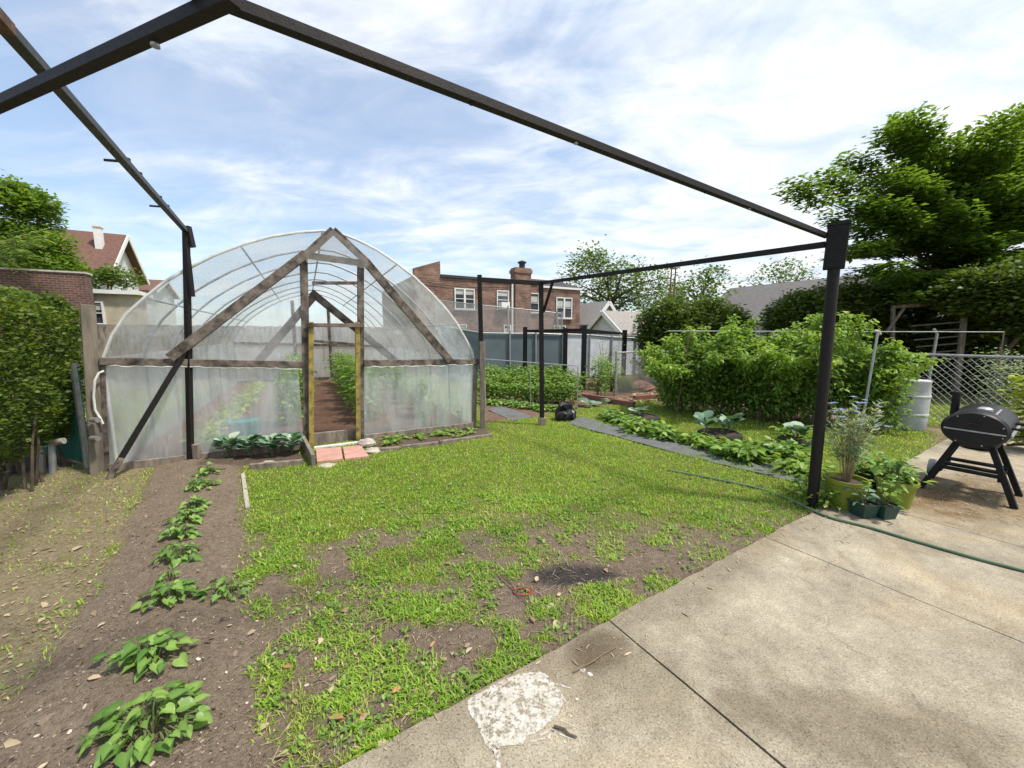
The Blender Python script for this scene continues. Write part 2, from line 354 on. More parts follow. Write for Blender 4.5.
M_yew = leafmat('yew_leaf', (.035, .07, .016), (.13, .19, .035), .3, .5, (.27, .31, .07))
M_treeleaf = leafmat('street_tree_leaf', (.06, .11, .025), (.17, .25, .055), .3, .5, (.2, .25, .08))
M_sweet = leafmat('sweet_potato_leaf', (.05, .14, .025), (.24, .38, .08), .3, .4, (.38, .44, .14))
M_kale = leafmat('kale_leaf', (.07, .15, .09), (.24, .36, .25), .2, .5, (.42, .5, .40))
M_bean = leafmat('vegetable_leaf', (.09, .19, .03), (.22, .35, .06), .35, .5, (.33, .42, .12))
M_yelleaf = leafmat('golden_shrub_leaf', (.20, .27, .03), (.36, .42, .06), .35, .5)
M_silver = leafmat('cornflower_foliage', (.18, .26, .13), (.36, .44, .26), .3, .6)
M_strawleaf = leafmat('dry_leaf', (.20, .135, .08), (.42, .33, .21), .1, .8, (.48, .39, .27))
M_chip = leafmat('soil_litter', (.07, .048, .034), (.26, .195, .145), .0, .95, (.52, .45, .36))
M_fabric = mat('landscape_fabric', (.12, .125, .13), .8, 0, .4, 8, .5, 40, col2=(.085, .085, .085))
#=====================================================================  GROUND
P_bed = GP([(152, 466), (200, 458), (247, 456), (242, 510), (247, 560), (258, 640), (262, 768), (240, 1000), (-500, 1000), (-160, 768), (0, 715), (62, 640), (100, 590), (128, 525)])
P_straw = GP([(152, 466), (128, 525), (100, 590), (62, 640), (0, 715), (-160, 768), (-500, 1000), (-900, 900), (-500, 600), (-150, 505), (0, 480), (60, 466), (105, 464)])
P_bare = GP([(440, 560), (520, 548), (628, 556), (648, 590), (585, 632), (520, 650), (450, 655), (400, 640), (300, 655), (262, 640), (262, 590), (330, 590), (400, 585)])
P_edgebare = GP([(236, 545), (300, 585), (350, 600), (420, 640), (440, 672), (380, 720), (340, 800), (240, 900), (250, 640)])
P_char = GP([(528, 572), (560, 562), (600, 566), (622, 578), (600, 588), (560, 590), (535, 584)])
GHL, GHR = G(104, 472), G(477, 427); GHU = (GHR-GHL).normalized(); GHW = Vector((-GHU.y, GHU.x, 0)); GHN = -GHW
GHD = 9.0
P_green = [tuple(p[:2]) for p in (GHL, GHR, GHR+GHW*GHD, GHL+GHW*GHD)]
P_frontL = GP([(195, 470), (212, 456), (300, 449), (306, 463), (250, 467)])
P_frontR = GP([(372, 449), (378, 441), (470, 426), (486, 428), (492, 437), (440, 446)])
P_veg = GP([(482, 424), (530, 419), (560, 412), (640, 402), (668, 392), (668, 372), (560, 365), (470, 367)])
P_dirtR = GP([(830, 508), (880, 490), (903, 470), (925, 448), (925, 428), (1100, 400), (1500, 400), (1500, 560), (1000, 600)])
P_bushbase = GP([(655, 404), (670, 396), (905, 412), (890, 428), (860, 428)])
P_left = [(-7.2, 7), (-5.3, 5.0), (-4.2, 3.0), (-9, 0), (-14, 4)]
# slab outline: the edge against the lawn and the joints
E0, E1 = G(345, 768), G(810, 515); EU = (E1-E0).normalized(); EW = Vector((-EU.y, EU.x, 0))
P_slab = [tuple(p[:2]) for p in (E0-EU*5, E0+EU*9, E0+EU*9-EW*9, E0-EU*5-EW*9)]
def fields(x, y):
    n1 = fbm(x, y, 2.2, 3); n2 = fbm(x, y, 7.0, 9); n3 = fbm(x, y, .8, 21)
    wob = (n1-.5)*.5+(n2-.5)*.25
    bed = sstep(-.05, .08, polydist(x, y, P_bed)+wob*.25)
    straw = sstep(-.08, .1, polydist(x, y, P_straw)+wob*.35)*(1-bed)
    bare = sstep(-.25, .32, polydist(x, y, P_bare)+wob*1.3+(n2-.5)*.5)
    bare = np.maximum(bare, sstep(-.2, .25, polydist(x, y, P_edgebare)+wob*1.1+(n2-.5)*.4))
    char = sstep(-.04, .06, polydist(x, y, P_char)+wob*.25)
    green = sstep(-.03, .03, polydist(x, y, P_green))
    soil = np.maximum(sstep(-.05, .05, polydist(x, y, P_frontL)+wob*.1), sstep(-.05, .05, polydist(x, y, P_frontR)+wob*.1))
    veg = sstep(-.1, .1, polydist(x, y, P_veg)+wob*.3)
    dr = sstep(-.1, .2, polydist(x, y, P_dirtR)+wob*.8)
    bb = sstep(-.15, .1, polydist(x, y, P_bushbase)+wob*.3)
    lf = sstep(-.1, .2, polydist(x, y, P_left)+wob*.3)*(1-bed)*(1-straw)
    g = np.ones_like(x)
    for f in (bed, straw*.85, bare*.93, green, soil, veg, dr*.95, bb, lf): g = g*(1-f)
    # thin spots in the lawn
    near = sstep(3.7, 2.6, y)
    thin = sstep(.47-.09*near, .60-.07*near, fbm(x, y, 1.9, 55)*.6+fbm(x, y, 5, 56)*.4)*(.15+.85*near)
    g = g*(1-thin)
    slab = inpoly(x, y, P_slab)
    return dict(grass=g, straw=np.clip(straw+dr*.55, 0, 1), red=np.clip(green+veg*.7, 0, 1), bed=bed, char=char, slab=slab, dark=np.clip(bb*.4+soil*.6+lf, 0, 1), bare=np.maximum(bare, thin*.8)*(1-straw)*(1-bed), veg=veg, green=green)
def gz(x, y):
    x = np.asarray(x, float); y = np.asarray(y, float)
    b = sstep(-.05, .35, polydist(x, y, P_bed))
    s = polydist(x, y, P_slab)
    base = (fbm(x, y, 1.3, 31)-.5)*.035+(fbm(x, y, 9, 33)-.5)*.014+b*(.05+(fbm(x, y, 12, 41)-.5)*.055)
    return np.where(np.hypot(x, y) < 25, base*sstep(.0, .12, -s)+np.where(s > 0, -.03, .012), 0)
def gp(px, py):
    p = G(px, py); p = G(px, py, float(gz(np.array([p.x]), np.array([p.y]))[0])); return p
def axis(lo, hi, step, far):
    a = np.arange(lo, hi, step); k = []; s = step; v = hi
    while v < far: s *= 1.25; v += s; k.append(v)
    k2 = []; s = step; v = lo
    while v > -far: s *= 1.25; v -= s; k2.append(v)
    return np.concatenate([k2[::-1], a, k])
gx = axis(-6.5, 6.5, .035, 900); gy = axis(.8, 9.5, .035, 900)
X, Y = np.meshgrid(gx, gy); f = fields(X.ravel(), Y.ravel()); zz = gz(X.ravel(), Y.ravel())
nx, ny = len(gx), len(gy); idx = np.arange(nx*ny).reshape(ny, nx)
lp = np.stack([idx[:-1, :-1], idx[:-1, 1:], idx[1:, 1:], idx[1:, :-1]], -1).reshape(-1, 4)
me = mesh_from('ground', np.stack([X.ravel(), Y.ravel(), zz], 1), counts=np.full(len(lp), 4), loops=lp, smooth=True)
for k in ('grass', 'straw', 'red', 'bed', 'char', 'dark'):
    a = me.attributes.new(k, 'FLOAT', 'POINT'); a.data.foreach_set('value', f[k].astype(np.float32))
m = bpy.data.materials.new('ground'); m.use_nodes = True; q = NT(m); p = m.node_tree.nodes['Principled BSDF']; p.inputs['Roughness'].default_value = .95; p.inputs['Specular IOR Level'].default_value = .2
tc = q.n('ShaderNodeTexCoord')
def ramp(fac_socket, stops):
    r = q.n('ShaderNodeValToRGB'); q.l(fac_socket, r.inputs[0]); e = r.color_ramp.elements
    e[0].position, e[0].color = stops[0][0], (*stops[0][1], 1); e[1].position, e[1].color = stops[-1][0], (*stops[-1][1], 1)
    for s_ in stops[1:-1]: z_ = e.new(s_[0]); z_.color = (*s_[1], 1)
    return r.outputs[0]
def nz(scale, det=8.0, rough=.65, dist=0.0):
    n = q.n('ShaderNodeTexNoise', Scale=scale, Detail=det, Roughness=rough, Distortion=dist); q.l(tc.outputs['Object'], n.inputs['Vector']); return n.outputs['Fac']
nA, nB, nC = nz(5), nz(38, 6), nz(1.2, 5)
def mixc(fac, a, b):
    x_ = q.n('ShaderNodeMix', data_type='RGBA')
    if isinstance(fac, float): x_.inputs['Factor'].default_value = fac
    else: q.l(fac, x_.inputs['Factor'])
    q.l(a, x_.inputs['A']); q.l(b, x_.inputs['B']); return x_.outputs['Result']
def attr(k): a_ = q.n('ShaderNodeAttribute'); a_.attribute_name = k; return a_.outputs['Fac']
soilc = mixc(.5, ramp(nA, [(.3, (.20, .145, .10)), (.7, (.34, .26, .19))]), ramp(nB, [(.3, (.12, .085, .06)), (.5, (.27, .20, .145)), (.7, (.44, .35, .26))]))
bedc = mixc(.5, ramp(nA, [(.3, (.23, .17, .12)), (.7, (.38, .30, .22))]), ramp(nB, [(.3, (.10, .072, .05)), (.5, (.28, .21, .15)), (.72, (.48, .39, .29))]))
grc = mixc(.5, ramp(nA, [(.3, (.115, .16, .022)), (.7, (.22, .25, .045))]), ramp(nB, [(.3, (.06, .09, .015)), (.7, (.24, .26, .06))]))
yel = ramp(nC, [(.42, (0, 0, 0)), (.62, (1, 1, 1))])
grc = mixc(yel, grc, ramp(nB, [(.3, (.14, .14, .03)), (.7, (.33, .29, .09))]))
stc = mixc(.4, ramp(nB, [(.3, (.17, .13, .075)), (.5, (.36, .29, .18)), (.7, (.54, .46, .31))]), ramp(nA, [(.35, (.20, .175, .075)), (.65, (.40, .31, .19))]))
rdc = mixc(.5, ramp(nA, [(.3, (.16, .075, .05)), (.7, (.27, .15, .10))]), ramp(nB, [(.3, (.10, .055, .038)), (.7, (.33, .20, .14))]))
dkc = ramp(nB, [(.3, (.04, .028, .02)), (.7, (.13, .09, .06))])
chc = ramp(nB, [(.3, (.035, .03, .028)), (.7, (.12, .10, .09))])
c = mixc(attr('bed'), soilc, bedc)
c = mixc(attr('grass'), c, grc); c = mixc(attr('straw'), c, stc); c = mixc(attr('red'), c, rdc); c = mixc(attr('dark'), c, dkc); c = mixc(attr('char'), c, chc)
q.l(c, p.inputs['Base Color'])
bn = q.n('ShaderNodeMath', operation='ADD'); q.l(nz(24, 10, .7), bn.inputs[0]); q.l(nz(95, 4), bn.inputs[1])
bp = q.n('ShaderNodeBump', Strength=1.0, Distance=.04); q.l(bn.outputs[0], bp.inputs['Height']); q.l(bp.outputs[0], p.inputs['Normal'])
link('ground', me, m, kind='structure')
# ---- concrete slabs with open joints
mc = bpy.data.materials.new('concrete'); mc.use_nodes = True; q = NT(mc); p = mc.node_tree.nodes['Principled BSDF']; p.inputs['Roughness'].default_value = .9; p.inputs['Specular IOR Level'].default_value = .25
tc = q.n('ShaderNodeTexCoord')
base = mixc(.5, ramp(nz(2.2, 8, .6), [(.3, (.26, .225, .17)), (.5, (.36, .32, .25)), (.7, (.48, .43, .34))]), ramp(nz(11, 10, .75), [(.32, (.23, .195, .15)), (.68, (.48, .43, .34))]))
sp2 = ramp(nz(170, 3, .6), [(.30, (.5, .48, .45)), (.44, (1, 1, 1)), (.6, (1, 1, 1)), (.72, (1.25, 1.24, 1.2))])
def mul(a, b, fac=1.0):
    x_ = q.n('ShaderNodeMix', data_type='RGBA', blend_type='MULTIPLY'); x_.inputs['Factor'].default_value = fac; q.l(a, x_.inputs['A']); q.l(b, x_.inputs['B']); return x_.outputs['Result']
base = mul(base, sp2, 1.0); base = mul(base, ramp(nz(95, 6, .75), [(.30, (.55, .53, .50)), (.45, (.95, .95, .94)), (.58, (1.05, 1.05, 1.03)), (.68, (1.35, 1.33, 1.28))]), .75)
base = mul(base, ramp(nz(55, 4, .6), [(.32, (.7, .67, .62)), (.46, (1, 1, 1))]), .5)
base = mul(base, ramp(nz(1.1, 9, .72, .8), [(.28, (.62, .60, .57)), (.45, (.94, .93, .91)), (.6, (1.04, 1.03, 1.0))])); base = mul(base, ramp(nz(4.5, 9, .75, .4), [(.33, (.80, .78, .75)), (.5, (1, 1, 1)), (.65, (1.06, 1.05, 1.03))]), .6); base = mul(base, ramp(nz(130, 2, .5), [(.33, (.45, .42, .39)), (.42, (1, 1, 1)), (.62, (1, 1, 1)), (.70, (1.5, 1.48, 1.42))]), .85)
# orange-tan mineral staining, and one big damp-grey stain with an outline of its own
base = mul(base, ramp(nz(.8, 5, .6, .5), [(.5, (1, 1, 1)), (.68, (1.06, .98, .86))]))
def blob(cx0, cy0, rx, ry, ang, colr, edge=.12, wsc=3.0, wamt=.5):
    mpn = q.n('ShaderNodeMapping'); mpn.vector_type = 'TEXTURE'; mpn.inputs['Location'].default_value = (cx0, cy0, 0); mpn.inputs['Rotation'].default_value = (0, 0, ang); mpn.inputs['Scale'].default_value = (rx, ry, 50)
    wn = q.n('ShaderNodeTexNoise', Scale=wsc, Detail=7.0); q.l(tc.outputs['Object'], wn.inputs['Vector'])
    q.l(tc.outputs['Object'], mpn.inputs[0]); ln = q.n('ShaderNodeVectorMath', operation='LENGTH'); q.l(mpn.outputs[0], ln.inputs[0])
    a1 = q.n('ShaderNodeMath', operation='MULTIPLY_ADD'); q.l(wn.outputs['Fac'], a1.inputs[0]); a1.inputs[1].default_value = wamt*2; q.l(ln.outputs['Value'], a1.inputs[2])
    mr_ = q.n('ShaderNodeMapRange'); q.l(a1.outputs[0], mr_.inputs[0]); mr_.inputs['From Min'].default_value = 1+wamt-edge; mr_.inputs['From Max'].default_value = 1+wamt+edge
    mr_.inputs['To Min'].default_value = 1; mr_.inputs['To Max'].default_value = 0
    cc = q.n('ShaderNodeRGB'); cc.outputs[0].default_value = (*colr, 1); w_ = q.n('ShaderNodeRGB'); w_.outputs[0].default_value = (1, 1, 1, 1)
    return mixc(mr_.outputs[0], w_.outputs[0], cc.outputs[0])
s1, s2, s3 = G(850, 732), G(598, 655), G(648, 690)
base = mul(base, blob(s1.x, s1.y, .48, .15, -.12, (.68, .65, .62), .3, 5.0, .9))
base = mul(base, blob(s2.x, s2.y, .16, .1, .5, (.62, .58, .54), .3)); base = mul(base, blob(s3.x, s3.y, .22, .2, .5, (.72, .7, .66), .4))
vc = q.n('ShaderNodeTexVoronoi', feature='DISTANCE_TO_EDGE', Scale=.55); wq = q.n('ShaderNodeTexNoise', Scale=3.0, Detail=8.0); q.l(tc.outputs['Object'], wq.inputs['Vector'])
va = q.n('ShaderNodeVectorMath', operation='MULTIPLY_ADD'); q.l(wq.outputs['Color'], va.inputs[0]); va.inputs[1].default_value = (.5, .5, .5); q.l(tc.outputs['Object'], va.inputs[2]); q.l(va.outputs[0], vc.inputs['Vector'])
base = mul(base, ramp(vc.outputs['Distance'], [(.0, (.55, .52, .48)), (.0022, (.75, .72, .68)), (.004, (1, 1, 1))]), .55)
sA, sB, sC = G(985, 500), G(905, 492), G(540, 668)
base = mul(base, blob(sA.x, sA.y, .75, .42, ANG, (.66, .58, .47), .35, 5.0, .8)); base = mul(base, blob(sB.x, sB.y, .55, .4, ANG, (.74, .62, .46), .4, 5.0, .9))
eM = (E0+E1)/2; base = mul(base, blob(eM.x, eM.y, (E1-E0).length*.62, .22, math.atan2(EU.y, EU.x), (.72, .70, .68), .45, 4.0, .7))
q.l(base, p.inputs['Base Color'])
bn = q.n('ShaderNodeMath', operation='ADD'); q.l(nz(60, 8, .7), bn.inputs[0]); q.l(nz(200, 3), bn.inputs[1])
bp = q.n('ShaderNodeBump', Strength=.55, Distance=.008); q.l(bn.outputs[0], bp.inputs['Height']); q.l(bp.outputs[0], p.inputs['Normal'])
def tpar(px, py): return (G(px, py)-E0).dot(EU)
# joints: points where they cross the edge
J = [tpar(612, 628), tpar(768, 546), tpar(911, 519)-.0]
J3 = (G(911, 519)-E0).dot(EU)
cuts = [-5, tpar(612, 628), tpar(766, 541), J3, 9]
mb = MB(); rr = random.Random(3)
for a, b in zip(cuts[:-1], cuts[1:]):
    g_ = .0045; n = 90
    left = []
    vs_t = []
    for i in range(n+1):
        t = a+g_+(b-a-2*g_)*i/n; vs_t.append(E0+EU*t+EW*((fbm(np.array([t]), np.array([0.]), 2.4, 5)[0]-.5)*.035+(fbm(np.array([t]), np.array([0.]), 19, 6)[0]-.5)*.016-.005))
    s0 = E0+EU*(a+g_)-EW*9; s1_ = E0+EU*(b-g_)-EW*9
    # wobble along the joints
    jl = [s0+(vs_t[0]-s0)*(k/40)+EU*((fbm(np.array([k*.3]), np.array([a]), 1.1, 8)[0]-.5)*.02) for k in range(41)]
    jr = [s1_+(vs_t[-1]-s1_)*(k/40)+EU*((fbm(np.array([k*.3]), np.array([b]), 1.1, 8)[0]-.5)*.012) for k in range(41)]
    ring = jl[:-1]+vs_t+jr[:-1][::-1]
    k = len(ring); mb.add([v+Z*.03 for v in ring]+[v-Z*.06 for v in ring], [tuple(range(k))[::-1]]+[(i, (i+1) % k, k+(i+1) % k, k+i) for i in range(k)])
mb.build('patio', mc, None, kind='structure')
MB().quad(*[Vector((x_, y_, -.006)) for x_, y_ in [tuple((E0+EU*a_-EW*b_)[:2]) for a_, b_ in ((-5, .12), (9, .12), (9, 8.9), (-5, 8.9))]]).build('joint_dirt', M_soil, None, kind='structure')
# ---- spilled white paint, a real thin skin with chipped outline
def spill(name, px_pts, z, m, amp=.006, sub=8):
    pts = [G(*p_, z) for p_ in px_pts]; ring = []; n = len(pts)
    for i in range(n):
        p0, p1, p2, p3 = pts[i-1], pts[i], pts[(i+1) % n], pts[(i+2) % n]
        for k in range(sub):
            t = k/sub; v = .5*((2*p1)+(-p0+p2)*t+(2*p0-5*p1+4*p2-p3)*t*t+(-p0+3*p1-3*p2+p3)*t**3)
            ring.append(v+Vector((RNG.normal(0, amp), RNG.normal(0, amp), 0))*.5)
    k = len(ring); return ring
m_sp = bpy.data.materials.new('spilled_paint'); m_sp.use_nodes = True; q = NT(m_sp); tc = q.n('ShaderNodeTexCoord'); p = m_sp.node_tree.nodes['Principled BSDF']; p.inputs['Roughness'].default_value = .8
q.l(mixc(.6, ramp(nz(85, 6, .8), [(.34, (.30, .25, .18)), (.45, (.42, .38, .31)), (.56, (.54, .52, .47))]), ramp(nz(18, 6, .7), [(.38, (.36, .32, .25)), (.6, (.52, .50, .45))])), p.inputs['Base Color'])
bp = q.n('ShaderNodeBump', Strength=.5, Distance=.004); q.l(nz(90), bp.inputs['Height']); q.l(bp.outputs[0], p.inputs['Normal'])
wr_ = ramp(nz(42, 8, .75), [(.40, (0, 0, 0)), (.50, (1, 1, 1))]); trb = q.n('ShaderNodeBsdfTransparent'); mxs = q.n('ShaderNodeMixShader'); q.l(wr_, mxs.inputs[0]); q.l(trb.outputs[0], mxs.inputs[1]); q.l(p.outputs[0], mxs.inputs[2]); q.l(mxs.outputs[0], m_sp.node_tree.nodes['Material Output'].inputs[0])
mb = MB()
rg = spill('x', [(468, 700), (485, 690), (512, 676), (540, 672), (553, 682), (562, 696), (560, 712), (545, 726), (528, 737), (520, 744), (500, 746), (494, 752), (484, 742), (478, 725), (470, 712)], .0318, None)
mb.add(rg, [tuple(range(len(rg)))])
for a_, b_, wd in (((548, 738), (556, 728), .006), ((560, 720), (578, 728), .004), ((556, 684), (571, 688), .007), ((558, 690), (566, 702), .006), ((497, 750), (499, 775), .012), ((530, 742), (545, 738), .005), ((550, 730), (572, 739), .004), ((540, 735), (562, 726), .004)):
    A, B = G(*a_, .0319), G(*b_, .0319); s_ = (B-A).normalized().cross(Z)*wd
    mb.add([A-s_, A+s_, (A+B)/2+s_*.6, B+s_*.5, B-s_*.4, (A+B)/2-s_*.8], [(0, 1, 2, 3, 4, 5)])
for c_, r_ in (((583, 670), .018), ((590, 674), .014), ((577, 699), .008), ((571, 716), .006), ((565, 742), .006)):
    c0 = G(*c_, .032); k = 9; mb.add([c0+Vector((math.cos(i/k*6.283), math.sin(i/k*6.283), 0))*r_*random.uniform(.7, 1.1) for i in range(k)], [tuple(range(k))])
mb.build('paint_spill', m_sp, None, kind='structure')
# ---- GRASS ---------------------------------------------------------------
def grass():
    parts = []
    xs = []; ys = []
    # candidate points: polar around the camera so that density falls with distance
    n = 850000
    r = np.exp(RNG.uniform(np.log(1.35), np.log(13.0), n)); a = RNG.uniform(-1.02, 1.02, n)
    x = r*np.sin(a); y = r*np.cos(a); f = fields(x, y)
    g = f['grass']; cl = fbm(x, y, 5.5, 71); cl2 = fbm(x, y, 16, 72)
    clump = np.where(y < 4.0, sstep(.47, .62, cl), 0)*f['bare']*.42
    sp = sstep(.35, .7, cl2)*.5+.5
    pr = np.clip(g*1.0*sp+clump*.55+f['straw']*.014, 0, 1)*(1-f['bed']*.985)*(1-f['char'])*(1-f['green'])
    edge = polydist(x, y, P_slab); pr = np.where(edge > .05, 0, pr); pr = np.where((edge > 0) & (edge < .05), .22*g*(1-edge/.05), pr)
    keep = RNG.random(n) < pr
    x, y, r, g, cl = x[keep], y[keep], r[keep], g[keep], cl[keep]; n = len(x)
    z = gz(x, y)
    coarse = (cl > .52) & (r < 3.6)                                      # broad crabgrass blades among the fine turf
    ln = np.where(coarse, RNG.uniform(.012, .05, n), RNG.uniform(.010, .032, n))*(1+.02*r)
    wd = np.where(coarse, RNG.uniform(.0018, .0042, n), RNG.uniform(.0012, .0026, n))*(1+.33*np.maximum(r-2, 0))
    an = RNG.random(n)*2*np.pi; lean = np.where(coarse, RNG.uniform(.7, 1.6, n), RNG.uniform(.25, 1.1, n))
    dx, dy = np.cos(an), np.sin(an); sx, sy = -dy, dx
    h1 = ln*.6*np.cos(lean*.6); o1 = ln*.6*np.sin(lean*.6); h2 = h1+ln*.5*np.cos(lean*1.25); o2 = o1+ln*.5*np.sin(lean*1.25)
    B = np.stack([x, y, z-.004], 1); S = np.stack([sx, sy, np.zeros(n)], 1)*wd[:, None]; D = np.stack([dx, dy, np.zeros(n)], 1); U_ = np.array([0, 0, 1.])
    mid = B+D*o1[:, None]+U_*h1[:, None]; tip = B+D*o2[:, None]+U_*np.maximum(h2, .004)[:, None]
    V = np.stack([B-S*.6, B+S*.6, mid+S, mid-S, tip], 1).reshape(-1, 3)
    i0 = np.arange(n)[:, None]*5; loops = (i0+np.array([0, 1, 2, 3, 3, 2, 4])).ravel(); counts = np.tile([4, 3], n)
    yl = sstep(.52, .68, fbm(x, y, 1.2, 91)); rn = np.clip(RNG.random(n)*.7+yl*.22+(RNG.random(n) > .93)*.3, 0, 1)
    rn = np.where(coarse, rn*.6, rn); rn = np.where(RNG.random(n) < .07, 1.0, rn)
    return V, counts, loops, np.repeat(rn, 5)
go = leaf_obj('grass', grass(), M_grassblade, kind='stuff')
# ---- litter ---------------------------------------------------------------
def scatter_field(n, key, lo=1.3, hi=9, p=1.0, extra=None):
    r = np.exp(RNG.uniform(np.log(lo), np.log(hi), n)); a = RNG.uniform(-1.0, 1.0, n); x = r*np.sin(a); y = r*np.cos(a)
    f = fields(x, y); k = (RNG.random(n) < f[key]*p) & ~f['slab']; return x[k], y[k], r[k]
CHIPT = T([(0, -.3, 0), (.9, -.35, .03), (1, .2, .12), (.3, .4, .05), (-.2, .15, .1)], [(0, 1, 2, 3, 4)])
x, y, r = scatter_field(24000, 'straw', p=.8); n = len(x)
leaf_obj('fallen_leaves', leaves(LEAF, np.stack([x, y, gz(x, y)+.008], 1), rdir(n, -.12, .25), np.exp(RNG.normal(-3.95, .4, n)), .5), M_strawleaf, kind='stuff')
xs, ys = [], []
for k_, c_ in (('bed', 52000), ('bare', 22000)):
    x, y, r = scatter_field(c_, k_); xs.append(x); ys.append(y)
x = np.concatenate(xs); y = np.concatenate(ys); n = len(x)
leaf_obj('soil_litter', leaves(CHIPT, np.stack([x, y, gz(x, y)+.004], 1), rdir(n, -.2, .5), np.exp(RNG.normal(-5.3, .55, n)), .9), M_chip, kind='stuff')
x, y, r = scatter_field(420, 'bare', 1.3, 5, .6); n = len(x)
x2, y2, _ = scatter_field(380, 'bed', 1.3, 5, .4); x = np.concatenate([x, x2]); y = np.concatenate([y, y2]); n = len(x)
leaf_obj('dry_leaf_scatter', leaves(LEAF, np.stack([x, y, gz(x, y)+.012], 1), rdir(n, -.1, .2), RNG.uniform(.025, .055, n), .4), M_strawleaf, kind='stuff')
#=====================================================================  GREENHOUSE
def Fp(px, py, off=0.0): return onplane(px, py, GHL+GHN*off, GHN)
gh = thing('greenhouse', 'large homemade hoop greenhouse of clear plastic over grey timber, its yellow door frame open', 'greenhouse', tuple((GHL+GHR)/2))
def gbar(p, q, wd, ht, name, m=M_wood2, off=0.0, bev=0):
    A, B = Fp(*p, off), Fp(*q, off); mb = MB(); mb.bar(A, B, wd, ht, up=GHN); return mb.build(name, m, gh)
def zp(px, z, off=0):                                            # point on the face below px at height z
    A = Fp(px, 400, off); return Vector((A.x, A.y, z))
# posts
for pa, pb, wd in (((303.5, 256), (309, 462), .095), ((360.5, 262), (361, 446), .085)):
    A, B = Fp(*pa), Fp(*pb); B.z = -.05; MB().bar(B, A, wd, .08, up=GHN).build('post', M_wood2, gh)
A = Fp(475, 358); B = Fp(473.5, 426); B.z = -.05; MB().bar(B, A, .07, .07, up=GHN).build('post', M_wood, gh)
A = Fp(102, 360); B = Fp(107, 472); B.z = -.05; MB().bar(B, A, .06, .06, up=GHN).build('post', M_wood2, gh)
gbar((101, 361), (303, 364.5), .085, .09, 'cross_beam', off=.03)
gbar((364, 363), (478, 361.5), .085, .09, 'cross_beam', off=.03)
gbar((170, 358), (306, 254), .11, .06, 'diagonal_brace', off=.075)
gbar((366, 262), (450, 361), .11, .06, 'diagonal_brace', off=.075)
gbar((258, 362), (314, 296), .10, .05, 'diagonal_brace', off=-.25)
gbar((311, 292), (397, 362), .10, .05, 'diagonal_brace', off=-.25)
gbar((306, 255), (333, 230), .09, .06, 'ridge_rafter', off=.075); gbar((333, 230), (368, 263), .09, .06, 'ridge_rafter', off=.075)
gbar((304, 255), (368, 264), .08, .06, 'door_lintel', off=.01)
# door frame, yellow
dfm = thing('door_frame', '', '', (0, 0, 0)); del dfm['label'], dfm['category']
dfm.parent = gh; dfm.name = 'door_frame'
def childbox(mb, name, m, par): return mb.build(name, m, par)
DL, DR = Fp(311.5, 465, .07), Fp(358, 447, .07)
for nm, pa, pb in (('jamb', (311, 322), (312.5, 466)), ('jamb', (357.5, 322), (358.5, 448))):
    A, B = Fp(*pa, .07), Fp(*pb, .07); B.z = .0; MB().bar(B, A, .062, .06, up=GHN).build(nm, M_yellow, dfm)
A, B = Fp(306, 325, .1), Fp(364, 325.5, .1); MB().bar(A, B, .07, .05, up=Z).build('header', M_wood2, dfm)
MB().bar(zp(310, .09, -.05), zp(359, .09, -.05), .05, .18, up=Z).build('threshold_board', M_wood, gh)
MB().bar(zp(311, .03, .2), zp(360, .03, .2), .05, .04, up=Z).build('threshold_strip', M_whitepipe, gh)
# arch outline traced, then repeated down the tunnel
arch_px = [(103, 357.6), (112, 335), (125.7, 315), (146.8, 296), (165, 282), (185.5, 270), (213, 256), (241.6, 245), (270, 237), (298, 232.5), (322, 231), (340, 233.5), (357, 240), (377, 250), (396, 263), (414, 277), (431, 293), (445, 308), (456, 322.5), (465, 338), (471.6, 350.6), (474, 360)]
arch = [Fp(*p_) for p_ in arch_px]
def ribs(k, d, r, m, nm='hoop'):
    pts = [p_+GHW*d for p_ in arch]; a, b = pts[0].copy(), pts[-1].copy(); a.z = -.05; b.z = -.05
    MB().tube([a]+pts+[b], r, 8).build(nm, m, gh, smooth=True)
for k in range(8): ribs(k, k*1.28 if k else 0.0, .016, M_galv if k else M_whitepipe)
def loft(name, rows, m, parent, off=0.0, smooth=True):
    nr, ncol = len(rows), len(rows[0]); mb = MB(); mb.add([v for r_ in rows for v in r_], [(i*ncol+j, i*ncol+j+1, (i+1)*ncol+j+1, (i+1)*ncol+j) for i in range(nr-1) for j in range(ncol-1)])
    return mb.build(name, m, parent, smooth=smooth)
Fm_roof = filmmat('roof_film', .05, .30, rib=1, scale=1.4, stretch=(1, 1, .5))
Fm_wall = filmmat('wall_film', .26, .56, scale=2.0, stretch=(1.6, 1.6, .35))
Fm_gable = filmmat('gable_film', .08, .36, scale=2.2)
cen = (arch[0]+arch[-1])/2
def dense(pts, k=3):
    o_ = []
    for i in range(len(pts)-1):
        for j in range(k): o_.append(pts[i]+(pts[i+1]-pts[i])*(j/k))
    return o_+[pts[-1]]
da = dense(arch, 3); rows = []
for i in range(0, 55):
    d = i*.1685-.04; row = []
    for j, p_ in enumerate(da):
        nrm = (p_-cen-Z*.2).normalized(); wv = (vnoise(np.array([j*.45]), np.array([d*1.4]), 4)[0]-.5)*.05; sag = -abs(math.sin(d/1.28*math.pi))*.035
        row.append(p_+GHW*d+nrm*(.02+wv*.35+sag))
    rows.append(row)
loft('roof_film', rows, Fm_roof, gh)
